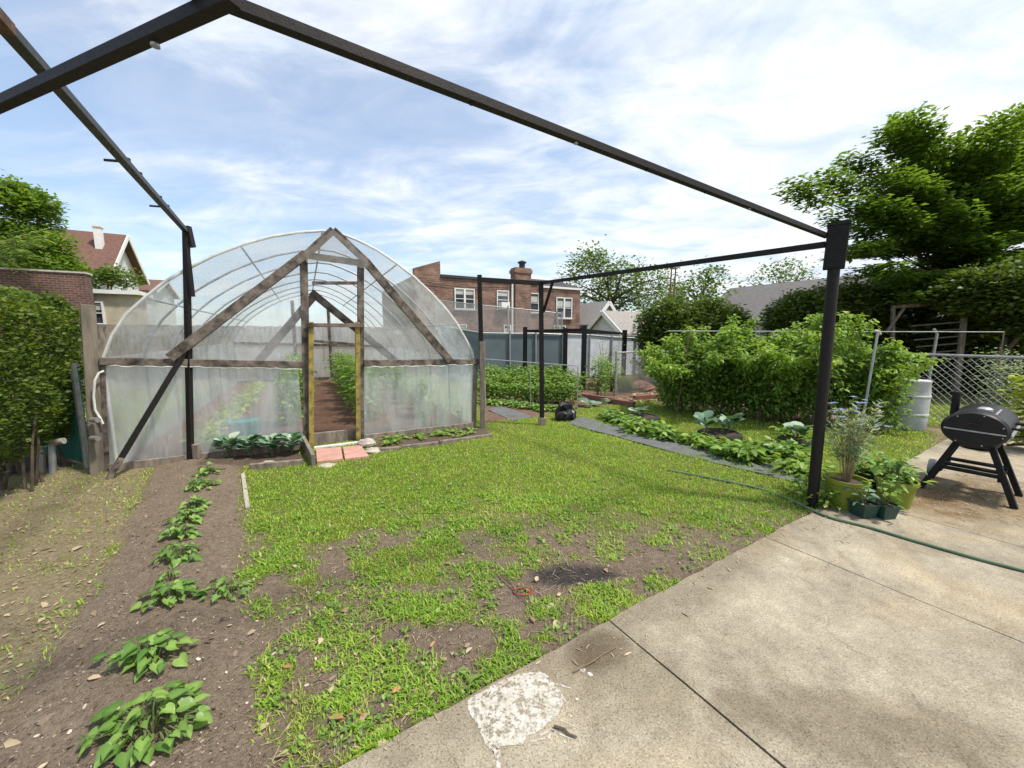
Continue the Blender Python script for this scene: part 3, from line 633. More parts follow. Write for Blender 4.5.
def wall_film(name, a, b, m, top, bot=.02, nx_=24, nz_=10, amp=.02, nrm=None):
    rows = []
    n_ = (b-a).cross(Z).normalized()
    for i in range(nx_+1):
        p_ = a+(b-a)*(i/nx_); tp = top(i/nx_) if callable(top) else top
        rows.append([Vector((p_.x, p_.y, 0))+Z*(bot+(tp-bot)*k/nz_)+n_*(vnoise(np.array([i*.5]), np.array([k*.35+a.x]), 8)[0]-.5)*amp for k in range(nz_+1)])
    return loft(name, rows, m, gh)
zl, zr = arch[0].z, arch[-1].z
wall_film('side_film', arch[0]-GHU*.02, arch[0]-GHU*.02+GHW*GHD, Fm_wall, zl, nx_=60)
wall_film('side_film', arch[-1]+GHU*.02, arch[-1]+GHU*.02+GHW*GHD, Fm_wall, zr, nx_=60)
def fz(px, py, off=.02): return Fp(px, py, off)
a, b = fz(108, 472), fz(305, 463); wall_film('front_film', a, b, Fm_wall, lambda t: Fp(108+t*197, 362+2*t, .02).z, nx_=40)
a, b = fz(363, 446), fz(474, 427); wall_film('front_film', a, b, Fm_wall, lambda t: Fp(363+t*111, 363-1*t, .02).z, nx_=40)
# gable films between arch and beam, left and right of the door
def fan(name, pxs, m, off, base_y):
    rows = []
    for (px, py) in pxs:
        a = Fp(px, base_y(px), off); b = Fp(px, py, off); rows.append([a+(b-a)*(k/8)+GHN*(vnoise(np.array([px*.08]), np.array([k*.5]), 12)[0]-.5)*.03 for k in range(9)])
    return loft(name, rows, m, gh)
def interp(px, arr=arch_px):
    for (x0, y0), (x1, y1) in zip(arr[:-1], arr[1:]):
        if x0 <= px <= x1: return y0+(y1-y0)*(px-x0)/(x1-x0)
    return arr[0][1] if px < arr[0][0] else arr[-1][1]
fan('gable_film', [(x_, interp(x_)) for x_ in np.linspace(104, 304, 40)], Fm_gable, .015, lambda x_: 361+.015*(x_-101))
fan('gable_film', [(x_, interp(x_)) for x_ in np.linspace(364, 473, 26)], Fm_gable, .015, lambda x_: 362.5)
mb = MB(); mb.add([Fp(306, 253, .11), Fp(333, 229, .11), Fp(368, 261, .11), Fp(366, 269, .115), Fp(333, 262, .12), Fp(306, 262, .115)], [(0, 1, 4, 5), (1, 2, 3, 4)])
hood = filmmat('hood_film', .25, .5, (.5, .46, .4), scale=5)
mb.build('hood_film', hood, gh)
# wrinkled plastic rolled along the beam
for x0, x1, y0, y1 in ((110, 302, 366, 369), (367, 473, 367, 365)):
    pts = []
    n_ = 30
    for i in range(n_+1):
        t = i/n_; pts.append(Fp(x0+(x1-x0)*t, y0+(y1-y0)*t, .075)+Z*random.uniform(-.012, .012)+GHN*random.uniform(-.01, .01))
    MB().tube(pts, [random.uniform(.003, .009) for _ in pts], 7).build('rolled_plastic', mat('rolled_plastic', (.6, .6, .57), .4, 0, .4, 20, .3), gh, smooth=True)
# purlins along the tunnel, inner shelf beams, far gable
for j in (3, 7, 10, 14, 18):
    MB().tube([arch[j]+GHW*.0-Z*.03, arch[j]+GHW*GHD-Z*.03], .013, 6).build('purlin', M_galv, gh, smooth=True)
for dd, off_ in ((GHD-.05, 0),):
    A, B = arch[0]+GHW*dd, arch[-1]+GHW*dd
    MB().bar(A, B, .08, .08).build('rear_beam', M_wood2, gh)
    A2, B2 = A.copy(), B.copy(); A2.z = .05; B2.z = .05; MB().bar(A2, B2, .06, .1).build('rear_sill', M_wood2, gh)
    ap = arch[10]+GHW*dd
    for t in (.38, .62):
        P0 = A+(B-A)*t; P0.z = 0; P1 = P0.copy(); P1.z = ap.z-.25; MB().bar(P0, P1, .08, .08).build('rear_post', M_wood2, gh)
    rows = [[Vector((p_.x, p_.y, 0))+GHW*dd, p_+GHW*dd] for p_ in da]; loft('rear_film', rows, Fm_wall, gh)
MB().bar(Fp(312, 283, -1.2), Fp(362, 283, -1.2), .05, .05).build('tie_beam', M_wood2, gh)
MB().bar(Fp(314, 341, -3.4), Fp(362, 345, -3.4), .05, .06).build('tie_beam', M_wood2, gh)
# base boards
for x0, y0, x1, y1 in ((110, 471, 303, 462), (366, 446, 473, 427)):
    A, B = Fp(x0, y0, .05), Fp(x1, y1, .05); A.z = B.z = .05; MB().bar(A, B, .04, .10).build('base_board', M_wood, gh)
# wall hardware: pipe loop and straps on left edge
pts = [Fp(104, 371, .1), Fp(99, 373, .12), Fp(95, 380, .13), Fp(93.5, 396, .12), Fp(95, 410, .1), Fp(100, 418, .1), Fp(103, 424, .1)]
MB().tube(pts, .012, 8).build('edge_pipe', M_whitepipe, gh, smooth=True)
# ---- step outside the door, edging boards
st = thing('door_step', 'pink paver step laid on the soil in front of the greenhouse door', 'step', tuple(G(340, 458)))
M_paver = mat('pink_paver', (.50, .27, .22), .9, 0, .3, 9, .4, 60)
for q4 in ([(317, 465), (343, 462), (341, 450), (316, 452)], [(345, 462), (369, 459), (361, 448), (343, 450)]):
    c_ = [G(*v) for v in q4]; mb = MB(); mb.add([v+Z*.045 for v in c_]+[v-Z*.03 for v in c_], [(0, 1, 2, 3), (0, 4, 5, 1), (1, 5, 6, 2), (2, 6, 7, 3), (3, 7, 4, 0)]); mb.build('paver', M_paver, st, bev=.006)
def board(px1, px2, wd, ht, name, label, cat, m, group=None, z=0):
    A, B = G(*px1), G(*px2); A.z = B.z = ht/2+z; return build_top(MB().bar(A, B, wd, ht), name, m, label, cat, group)
M_board2 = mat('bleached_board', (.42, .38, .33), .9, 0, .4, 12, .4)
board((250, 470), (303, 465), .05, .07, 'edging_board', 'pale timber edging board under the kale, left of the greenhouse door', 'edging board', M_wood)
board((303, 445), (314, 468), .04, .16, 'edging_board', 'short dark board standing on edge at the foot of the yellow door frame', 'edging board', M_wood)
board((378, 452), (400, 450), .06, .05, 'edging_board', 'short curved edging log nearest the door step', 'edging board', M_wood)
board((402, 449), (438, 445), .05, .05, 'edging_board', 'middle edging board of the seedling bed right of the door', 'edging board', M_wood)
board((440, 444), (492, 437), .06, .05, 'edging_board', 'long pale edging board at the right end of the seedling bed', 'edging board', M_wood)
board((243, 476), (248, 510), .035, .03, 'edging_board', 'pale weathered board sunk along the edge of the sweet potato bed', 'edging board', M_board2)
def rock(px, py, r, name, label, m, sq=.6, cat='stone', z=None):
    g_ = gp(px, py); mb = MB(); n = 10; prof = [(r*.35, 0), (r*.95, r*sq*.25), (r, r*sq*.6), (r*.7, r*sq*1.0), (r*.2, r*sq*1.12)]
    mb.lathe((g_.x, g_.y, g_.z-.01+(z or 0)), prof, n, sx=random.uniform(.8, 1.3)); c0 = Vector((g_.x, g_.y, g_.z))
    mb.V = [v+(v-c0)*random.uniform(-.14, .14) for v in mb.V]; return build_top(mb, name, m, label, cat)
M_stone = mat('pale_stone', (.45, .40, .34), .9, 0, .35, 12, .5)
rock(367, 446, .10, 'stone', 'pale rounded stone leaning at the right foot of the greenhouse door', M_stone, 1.0)
rock(373, 452, .10, 'stone', 'flat pale stone lying beside the pink step', M_stone, .6)
rock(327, 466, .09, 'stone', 'flat tan stone on the front left corner of the pink step', M_stone, .35)
rock(268, 463, .06, 'stone', 'small pale stone lying under the kale', M_stone, .5)
#=====================================================================  BLACK CANOPY FRAME
pf = thing('canopy_frame', 'bare black steel canopy frame with tall posts and long overhead beams across the yard', 'canopy frame', tuple(G(541, 426)))
Lb, Rb, Bb = G(190, 463), G(812, 507), G(542, 426)
def vat(px, py, b): return onplane(px, py, b, Vector((b.x, b.y, 0)).normalized())
Lt, Rt, Bt = vat(186, 231, Lb), vat(836, 232, Rb), vat(541, 283, Bb)
Pb = GHR+GHN*.12+GHU*.06; Pt = vat(479.5, 275, Pb)
def beam(p, q, w_, h_, nm, m=M_black): return MB().bar(p, q, w_, h_).build(nm, m, pf)
beam(Lb-Z*.1, Lt, .055, .055, 'post'); beam(Bb-Z*.1, Bt+Z*.03, .075, .075, 'post'); beam(Pb-Z*.1, Pt, .07, .07, 'post')
beam(Pb+Z*.0, Vector((Pb.x, Pb.y, 1.45))+Z*.0+GHU*.0, .09, .078, 'post_sleeve', M_wood)
Rbx = onplane(836, 240, Rb, Vector((Rb.x, Rb.y, 0)).normalized())
rb_ = Vector((Rb.x, Rb.y, -.1)); rt_ = vat(834, 268, Rb); MB().tube([rb_, rt_], .043, 14).build('post', M_black, pf, smooth=True)
# boxed head of the right post
b0, b1 = vat(833.5, 269, Rb), vat(839, 226, Rb); fx = Vector((Rb.y, -Rb.x, 0)).normalized(); fy = Vector((Rb.x, Rb.y, 0)).normalized()
bx_ = MB().bar(b0, b1, .145, .11, up=fy).build('post_head', M_blackwood, pf, bev=.004)
MB().bar(b1+Z*.0, b1+Z*.025, .155, .12, up=fy).build('head_cap', M_black, pf)
tgt = vat(827, 236, Rb)
def onz(px, py, z): d = ray(px, py); t = (z-H)/d.z; return Vector((d.x*t, d.y*t, z))
Nn = onz(204, -6, tgt.z+.12)
dirN = (Nn-tgt).normalized()
beam(tgt, Nn+dirN*.35, .036, .036, 'beam')
lN = onz(-60, 132, Nn.z-.0); nA = Nn-Z*.039
far = nA+(Vector((lN.x, lN.y, nA.z))-nA)
l2 = onz(0, 104, nA.z); dl = (l2-nA).normalized(); beam(nA-dl*.12, nA+dl*3.4, .037, .038, 'beam')
eN = nA+dl*3.3; beam(Vector((eN.x, eN.y, -.1)), eN, .06, .06, 'post')
M_rust = mat('rusty_steel', (.16, .10, .07), .8, .3, .5, 20, .3)
MB().tube([nA-Z*.03+dl*.24, nA-Z*.038+dl*.24], .012, 10).build('bolt', M_galv, pf)
# left beam rising over the bed, from the left post to the near end
Lz = Lt.z; Le = onz(4, 26, Lz+.02); dL = (Le-Lt).normalized()
beam(Lt-dL*.02, Le, .05, .045, 'beam', mat('worn_black_steel', (.05, .052, .05), .5, .2, .4, 20, .2))
beam(Le-dL*.01, Le+dL*.16, .055, .05, 'beam_end', M_rust)
for t in (.40, .72): c_ = Lt+(Le-Lt)*(1-t)*1.0; beam(c_, c_+Vector((-.14, .0, .01)), .01, .016, 'bracket')
for t in (.25, .33, .5, .58): MB().tube([Lt+(Le-Lt)*t+Z*.028, Lt+(Le-Lt)*t+Z*.048], .02, 8).build('bolt', M_black, pf)
MB().bar(Lt-Z*.75+Vector((.03, -.04, 0)), Lt-Z*.0+Vector((.02, -.04, 0)), .03, .05).build('post_plate', M_black, pf)
beam(Lt+Z*.05+Vector((.02, 0, 0)), Lt-Z*.18+Vector((.05, 0, 0)), .06, .06, 'joint_plate')
# sloping strut at the left post
s0_, s1_ = G(108, 480), vat(186, 350, Lb); beam(s0_, s0_+(s1_-s0_)*.16, .06, .05, 'strut_foot', M_wood2); beam(s0_+(s1_-s0_)*.14, s1_, .055, .05, 'strut')
# rear beams
tR = vat(826, 242, Rb)-Z*.02
beam(Bt+Z*.0, tR, .06, .045, 'beam'); beam(Vector((Pt.x, Pt.y, Pt.z-.07)), Bt-Z*.005, .05, .07, 'beam'); beam(vat(543.5, 312, Bb), (Bt+(tR-Bt)*.075)-Z*.02, .035, .035, 'knee_brace')
for t in (.3, .42, .55, .67, .8): c_ = tgt+(Nn-tgt)*t; MB().tube([c_-Z*.016, c_-Z*.024], .010, 8).build('bolt', M_galv if t in (.67, .3) else M_black, pf)
MB().box(Bb+Z*.04, (.13, .11, .22)).build('base_block', M_wood, pf, bev=.005)
MB().box(Lb+Vector((.08, .02, .11)), (.07, .06, .24)).build('base_block', M_wood, pf, bev=.005)
#=====================================================================  SMOKER
D0 = G(968, 500)
sm_a = U; sm_s = -W                                         # drum axis away from the cap; sideways
def smoker():
    cc = at(975, 430, 1).copy(); foot = G(925, 493); foot2 = G(1010, 513)
    cdir = ray(974, 430); base = G(968, 503); dist = (Vector((base.x, base.y, 0))).dot(cdir)/ (cdir.x**2+cdir.y**2)
    capc = Vector((0, 0, H))+cdir*dist
    t = thing('barrel_smoker', 'black barrel smoker on splayed wooden legs standing on the concrete', 'smoker', (capc.x, capc.y, .03))
    ax = Vector((capc.x, capc.y, 0)).normalized(); ax = (ax*.80+U*.45+Vector((.05, .0, 0))).normalized(); sd = Vector((ax.y, -ax.x, 0))
    rx, rz, Ln = .205, .165, .80
    def ring(d, s=1.0, dz=0): return [capc+ax*d+(sd*math.cos(a_)*rx+Z*math.sin(a_)*rz)*s+Z*dz for a_ in np.linspace(0, 2*math.pi, 40, endpoint=False)]
    M_enam = mat('black_enamel', (.008, .008, .009), .45, .1, .5, 14, .12, 90, col2=(.016, .015, .015), spec=.3)
    mb = MB(); rs = [ring(.012), ring(.03, 1.03), ring(.05, 1.0), ring(Ln-.05), ring(Ln-.03, 1.03), ring(Ln)]; n = 40
    mb.add([v for r_ in rs for v in r_], [(i*n+k, i*n+(k+1) % n, (i+1)*n+(k+1) % n, (i+1)*n+k) for i in range(5) for k in range(n)]); mb.build('drum', M_enam, t, smooth=True)
    for d0, d1 in ((0.0, .02), (Ln, Ln+.02)):
        mb = MB(); a_, b_ = ring(d0 if d0 else -.012, .93), ring(d0 if d0 else .014, 1.0); mb.add(a_+b_, [tuple(range(n))]+[(k, (k+1) % n, n+(k+1) % n, n+k) for k in range(n)]); mb.build('end_cap', M_enam, t, smooth=True)
    MB().bar(capc-ax*.02+sd*-.185-Z*.008, capc-ax*.02+sd*.185-Z*.014, .012, .006, up=ax).build('lid_seam', M_galv, t)
    # lid front edge, handle and vents on the body side
    MB().bar(capc+ax*.03+sd*(rx+.004)-Z*.03, capc+ax*(Ln-.03)+sd*(rx+.004)-Z*.03, .02, .025).build('lid_rail', M_galv, t)
    hz = Z*.03
    MB().tube([capc+ax*.15+sd*(rx-.01)+hz, capc+ax*.15+sd*(rx+.07)+hz, capc+ax*.5+sd*(rx+.07)+hz, capc+ax*.5+sd*(rx-.01)+hz], .012, 8).build('handle', M_black, t, smooth=True)
    MB().lathe(capc+ax*.2+Z*(rz-.005)+sd*.03, [(.05, 0), (.05, .02), (.03, .035)], 16).build('vent_cap', M_galv, t, smooth=True)
    MB().tube([capc+ax*.12+sd*.1+Z*(rz*.86), capc+ax*.55+sd*.1+Z*(rz*.86)], .008, 6).build('hinge_rod', M_galv, t, smooth=True)
    for a_ in np.linspace(.35, 6.0, 7): c_ = capc-ax*.012+sd*math.cos(a_)*rx*.86+Z*math.sin(a_)*rz*.86; MB().tube([c_, c_-ax*.008], .006, 6).build('bolt', M_galv, t)
    MB().tube([capc-ax*.012+Z*.06-sd*.03, capc-ax*.05+Z*.06-sd*.03, capc-ax*.05+Z*.06+sd*.03, capc-ax*.012+Z*.06+sd*.03], .006, 6).build('cap_handle', M_black, t, smooth=True)
    # chimney on the far side
    cpos = capc+ax*.74-sd*(rx*1.05); MB().lathe((cpos.x, cpos.y, capc.z+.02), [(.032, -.1), (.032, .22), (.037, .22), (.037, .245), (.02, .25)], 18).build('chimney', M_enam, t, smooth=True)
    MB().lathe(capc+ax*.42-Z*(rz+.08), [(.11, 0), (.14, .06), (.14, .12)], 20).build('ash_pan', M_enam, t, smooth=True)
    top = capc-Z*(rz*.8)
    # legs
    for (s_, d_, dout) in ((-1, .10, 0), (1, .10, 0), (-1, .52, 0), (1, .52, 0)):
        a_ = top+ax*(d_+.04)+sd*s_*.09+Z*.02; b_ = Vector((0, 0, 0)); b_ = capc+ax*(d_-.04 if d_ < .3 else d_+.02)+sd*s_*.29; b_.z = .03
        MB().bar(a_, b_, .042, .06, up=ax).build('leg', M_blackwood, t)
    for d_ in (.12, .3, .5):
        p_ = capc+ax*d_; p_.z = .27+.012*(d_ > .4); MB().bar(p_-sd*.19, p_+sd*.2, .085, .02).build('shelf_slat', M_blackwood, t)
    for s_ in (-1, 1):
        p_ = capc+sd*s_*.185; p_.z = .25; MB().bar(p_+ax*.08, p_+ax*.56, .03, .04).build('shelf_rail', M_blackwood, t)
    for s_ in (-1,):
        for d_ in (.66,):
            wc = capc+ax*d_-sd*.31; wc.z = .03+.09
            MB().lathe(wc, [(.02, -.025), (.085, -.025), (.09, 0), (.085, .025), (.02, .025)], 20, ax=(ax, Z, sd)).build('wheel', mat('worn_wheel', (.36, .36, .35), .6, .1, .4), t, smooth=True)
    # side shelf sticking out to the right
    p_ = capc+sd*(rx+.17)-Z*.03
    for k in range(3): MB().bar(p_+ax*.12+sd*(k*.07-.07), p_+ax*.66+sd*(k*.07-.07), .06, .016).build('side_shelf_slat', M_blackwood, t)
    for d_ in (.14, .64): MB().tube([capc+ax*d_+sd*(rx-.02)-Z*.12, p_+ax*d_+sd*.08-Z*.015], .01, 6).build('shelf_bracket', M_black, t)
    return t, capc, ax, sd
SM, SMc, SMax, SMsd = smoker()
#=====================================================================  HOUSES AND WALLS
def lbox(mb, o, u0, u1, w0, w1, z0, z1):
    return mb.box(o+U*(u0+u1)/2+W*(w0+w1)/2+Z*(z0+z1)/2, (u1-u0, w1-w0, z1-z0), (U, W, Z))
def window(par, A, B, z0, z1, double=True, m=M_white, nrm=None, ac=False):
    """window in a wall plane; A,B ground points of its jambs"""
    d = (B-A).normalized(); n = nrm or Vector((d.y, -d.x, 0)); wdt = (B-A).length; f = max(.055, wdt*.05)
    wr = bpy.data.objects.new('window', None); C.objects.link(wr); wr.parent = par; wr.empty_display_size = .1
    mb = MB(); up = n
    for P in (A, B): mb.box(P+n*.03+Z*(z0+z1)/2, (f, .10, z1-z0+f), (d, n, Z))
    for z_ in (z0, z1, (z0+z1)/2): mb.box((A+B)/2+n*.028+Z*z_, (wdt-f-.004, .09, f*(1 if z_ != (z0+z1)/2 else .6)), (d, n, Z))
    if double: mb.box((A+B)/2+n*.034+Z*(z0+z1)/2, (f*1.8, .092, z1-z0-f-.004), (d, n, Z))
    mb.build('frame', m, wr)
    MB().box((A+B)/2+n*-.0+Z*(z0+z1)/2, (wdt, .03, z1-z0), (d, n, Z)).build('pane', M_glass, wr)
    MB().box((A+B)/2+n*.018+Z*(z1-(z1-z0)*random.choice([.14, .22, .3])), (wdt-f*1.2, .01, (z1-z0)*.28), (d, n, Z)).build('blind', mat('blind', (.5, .5, .47), .8), wr)
    MB().box((A+B)/2+n*.07+Z*(z0-f), (wdt+.2, .16, .07), (d, n, Z)).build('sill', mat('stone_sill', (.45, .43, .4), .8), wr)
    return wr
# ---- red brick row house straight ahead
YB = 24.0; ob = at(440, 300, YB); ob.z = 0
def bface(px, py): return onplane(px, py, ob, -W)
bh = thing('brick_house', 'two storey red brick house with flat roof, brick chimney and white windows behind the garden', 'house', tuple(ob))
L0, R0 = bface(415, 300), bface(580, 300); Ltot = (R0-L0).length
zt = bface(440, 277).z; zt2 = bface(575, 291).z
q_ = (bface(538, 300)-L0).length
A0 = Vector((L0.x, L0.y, 0)); mb = MB()
steps = [(0, .12*Ltot, bface(430, 263).z), (.12*Ltot, q_, zt), (q_, Ltot, zt-.0)]
zr_ = bface(560, 289).z
lbox(mb, A0, 0, q_, 0, 10, 0, zt); lbox(mb, A0, q_+.003, Ltot, .003, 10, 0, min(zr_, zt-.02)); mb.build('wall', M_brick, bh)
gb = MB(); pl = bface(415, 268); e0 = (bface(441, 300)-L0).length; gb.add([A0+Z*zt, A0+U*e0+Z*zt, A0+U*e0+Z*bface(441, 261).z, A0+Z*bface(415, 268).z]+[A0+W*.35+Z*zt, A0+U*e0+W*.35+Z*zt, A0+U*e0+W*.35+Z*bface(441, 261).z, A0+W*.35+Z*bface(415, 268).z], [(0, 1, 2, 3), (7, 6, 5, 4), (0, 4, 5, 1), (1, 5, 6, 2), (2, 6, 7, 3), (3, 7, 4, 0)]); gb.build('parapet', M_brick, bh)
M_dkroof = mat('roof_tar', (.055, .05, .055), .9, 0, .4, 5, .4)
lbox(MB(), A0, e0+.01, q_, -.09, .3, zt+.002, zt+.16).build('coping', M_dkroof, bh)
lbox(MB(), A0, q_+.01, Ltot+.1, -.12, .2, zr_+.003, zr_+.14).build('gutter', M_white, bh)
rf = MB(); za = zr_+.15; rf.add([A0+U*(q_+.1)+W*-.1+Z*za, A0+U*(Ltot+.05)+W*-.1+Z*za, A0+U*(Ltot+.05)+W*3+Z*(za+.9), A0+U*(q_+.1)+W*3+Z*(za+.9), A0+U*(q_+.1)+W*3+Z*za, A0+U*(Ltot+.05)+W*3+Z*za], [(0, 1, 2, 3), (0, 3, 4), (1, 5, 2), (2, 5, 4, 3)]); rf.build('roof', M_dkroof, bh)
c0 = (bface(514, 300)-L0).length; c1 = (bface(529.5, 300)-L0).length; zc_ = bface(520, 268).z
ch = MB(); lbox(ch, A0, c0, c1, -.2, .5, 0, zc_-.35); lbox(ch, A0, c0-.06, c1+.06, -.26, .56, zc_-.35, zc_-.12); lbox(ch, A0, c0, c1, -.2, .5, zc_-.12, zc_); cho = ch.build('chimney', M_brick, bh)
mid_ = A0+U*(c0+c1)/2; MB().lathe((mid_.x, mid_.y, zc_), [(.2, 0), (.2, .3), (.3, .33), (.3, .4), (.08, .5)], 14).build('chimney_pot', M_dkroof, cho)
dp = A0+U*(c0-.18)-W*.07; MB().tube([Vector((dp.x, dp.y, 0)), Vector((dp.x, dp.y, zt))], .07, 8).build('downpipe', M_white, bh)
for x0, x1, y0, y1, dbl in ((455, 474, 289, 309, True), (497, 508, 291, 309, False), (527.5, 538, 293.5, 312.5, False), (556, 571, 298, 318, True)):
    a, b = bface(x0, y1), bface(x1, y1); zt_ = bface((x0+x1)/2, y0).z; z0_ = bface((x0+x1)/2, y1).z
    a = Vector((a.x, a.y, 0)); b = Vector((b.x, b.y, 0)); wn = window(bh, a, b, z0_, zt_, dbl)
    if x0 == 497: c_ = (a+b)/2-W*.22; MB().box(c_+Z*(z0_+.2), (.62, .5, .42), (U, W, Z)).build('air_conditioner', M_white, bh, bev=.01)
# lower windows and door of the same wall, behind the fences
for t_ in (.22, .52, .85):
    a = A0+U*(Ltot*t_-.5); window(bh, a, a+U*1.0, 1.0, 2.2, True)
cb_ = A0+U*(c0-.4)-W*.05; cat_ = [cb_+Z*zt-Z*.3]
for i_ in range(1, 13): cat_.append(A0+U*((c0-.4)*(1-i_/12))-W*.06+Z*(zt-.3-math.sin(i_/12*math.pi)*.22))
MB().tube(cat_, .015, 5).build('cable', M_black, bh, smooth=True)
# ---- gabled houses
def gable_house(name, label, px, Yd, lu, lw, wall_h, ridge_h, ridge='u', m_wall=M_siding, m_roof=M_roofgrey, over=.35, cat='house', anchor='right'):
    """px,Yd = front corner (right or left) on the ground; box lu x lw"""
    c_ = at(px, 330, Yd); o = Vector((c_.x, c_.y, 0));
    if anchor == 'right': o = o-U*lu
    t = thing(name, label, cat, tuple(o+U*lu/2+W*lw/2)); mb = MB()
    lbox(mb, o, 0, lu, 0, lw, 0, wall_h)
    if ridge == 'u':
        for u_ in (0, lu-.1):
            a, b, r = o+U*u_+Z*wall_h, o+U*u_+W*lw+Z*wall_h, o+U*u_+W*lw/2+Z*ridge_h; vs = [a, b, r, a+U*.1, b+U*.1, r+U*.1]; mb.add(vs, [(0, 1, 2), (5, 4, 3), (0, 2, 5, 3), (1, 4, 5, 2), (0, 3, 4, 1)])
    else:
        for w_ in (0, lw-.1):
            a, b, r = o+W*w_+Z*wall_h, o+W*w_+U*lu+Z*wall_h, o+W*w_+U*lu/2+Z*ridge_h; vs = [a, b, r, a+W*.1, b+W*.1, r+W*.1]; mb.add(vs, [(0, 1, 2), (5, 4, 3), (0, 2, 5, 3), (1, 4, 5, 2), (0, 3, 4, 1)])
    mb.build('wall', m_wall, t); rf = MB()
    ax, cr, l1, l2 = (U, W, lu, lw) if ridge == 'u' else (W, U, lw, lu)
    sl = (ridge_h-wall_h)/(l2/2)
    for s in (0, 1):
        e = o+cr*(-over if s == 0 else l2+over)+Z*(wall_h-sl*over+.03); r = o+cr*l2/2+Z*(ridge_h+.03)
        a, b, c, d = e-ax*over, e+ax*(l1+over), r+ax*(l1+over), r-ax*over
        rf.add([a, b, c, d]+[v+Z*.14 for v in (a, b, c, d)], [(0, 1, 2, 3), (7, 6, 5, 4), (0, 4, 5, 1), (1, 5, 6, 2), (2, 6, 7, 3), (3, 7, 4, 0)])
    r_ = rf.build('roof', m_roof, t); tr = MB()
    for s in (0, 1):
        for e_ in (-over-.03, l1+over+.03):
            e = o+cr*(-over if s == 0 else l2+over)+ax*e_+Z*(wall_h-sl*over+.06); r = o+cr*l2/2+ax*e_+Z*(ridge_h+.06); MB().bar(e, r, .06, .26).build('bargeboard', M_white, t)
    return t, o
# left house, brown roof, chimney
hz = lambda px, py, Yd: at(px, py, Yd).z
lh, lo = gable_house('brown_roof_house', 'white house with steep brown shingle roof and white chimney beyond the garage at left', 113, 24, 12, 5.6, hz(125, 267, 24), hz(134, 237, 26.5), 'u', M_siding, M_roofbrown, .45)
cpz = lo+U*(12-.55)+W*1.5
mb = MB(); zc0 = hz(112, 225, 24.5); mb.box(cpz+Z*(zc0/2+1.5), (.32, .45, zc0-3), (U, W, Z)); mb.box(cpz+Z*(zc0+.06), (.42, .55, .12), (U, W, Z)); mb.build('chimney', M_white, lh)
a = lo+U*12+W*2.2; window(lh, a, a+W*1.1, 4.6, 5.8, False, nrm=U)
a = lo+U*8; window(lh, a, a+U*1.2, 4.2, 5.6, True); a = lo+U*3; window(lh, a, a+U*1.2, 4.2, 5.6, True)
l2h, l2o = gable_house('small_brown_roof_house', 'small far white house whose brown roof shows just left of the greenhouse', 156, 34, 9, 7, hz(150, 291, 34), hz(150, 277, 34), 'u', M_siding, M_roofbrown, .4)
a = l2o+U*6; window(l2h, a, a+U*1.1, 2.2, 3.4, True)
wh, wo = gable_house('white_gabled_house', 'white clapboard house with pale roof beside the red brick house', 617, 30, 2.4, 5, hz(612, 322, 30), hz(602, 304, 30), 'w', M_siding, M_roofpale, .35)
a = wo+U*.9; window(wh, a, a+U*.7, hz(602, 326, 29.5), hz(602, 316, 29.5), False)
gh2, go2 = gable_house('tan_roof_house', 'low house with weathered tan roof right of the white clapboard house', 654, 25, 2.7, 3.2, hz(640, 333, 25), hz(632, 314, 26), 'u', M_siding, M_roofpale, .3)
a = go2+U*1.0; window(gh2, a, a+U*1.0, 1.0, 1.6, True)
fe_ = at(700, 330, 24.0); pe = Vector((fe_.x, fe_.y, 0))-W*13; ce = Vector((pe.x, pe.y, 0)); pxe = 512+F*ce.x/ce.y
gh3, go3 = gable_house('grey_roof_house', 'wide grey shingle roof of a house behind the dark evergreens', pxe, ce.y, 7, 13, hz(700, 324, 24), hz(733, 290.5, 25.7), 'w', M_siding, M_roofgrey, .3, anchor='left')
# ---- neighbour's brick garage wall at left, beige shed behind
og = at(84, 272, 14.0); ztop = og.z; og.z = 0
gw = thing('brick_wall', 'dark brick wall with pale coping rising above the clipped hedge at left', 'wall', tuple(og-U*3))
lbox(MB(), og-U*11, 0, 11, 0, .5, 0, ztop-.06).build('wall', M_brick2, gw)
lbox(MB(), og-U*11, -.04, 11.04, -.04, .54, ztop-.057, ztop+.0).build('coping', mat('coping', (.5, .48, .44), .8), gw)
os_ = at(136, 300, 16.0); zs = at(120, 292, 16).z; os_.z = 0
sh = thing('beige_shed', 'low beige stucco shed with flat white-edged roof behind the brick garage', 'shed', tuple(os_-U*3))
lbox(MB(), os_-U*6, 0, 6, 0, 1.2, 0, zs-.12).build('wall', mat('beige_stucco', (.48, .42, .32), .9, 0, .25, 3, .3), sh)
lbox(MB(), os_-U*6, -.2, 6.2, -.2, 1.4, zs-.117, zs+.03).build('roof', M_white, sh)
a = os_-U*2.2; window(sh, a, a+U*1.2, zs-1.3, zs-.45, False)
lbox(MB(), os_-U*6, .5, 4.8, -.16, -.04, zs-.85, zs-.18).build('tarpaulin', mat('blue_tarp', (.06, .08, .11), .5, 0, .4, 6, .4), sh)
MB().tube([os_-U*4.2-W*.3+Z*(zs-.95), os_-U*4.0-W*.3+Z*(zs-.6), os_-U*2.6-W*.3+Z*(zs-.62), os_-U*2.5-W*.3+Z*(zs-1.0), os_-U*2.5-W*.3], .03, 6).build('handrail', M_whitepipe, sh)
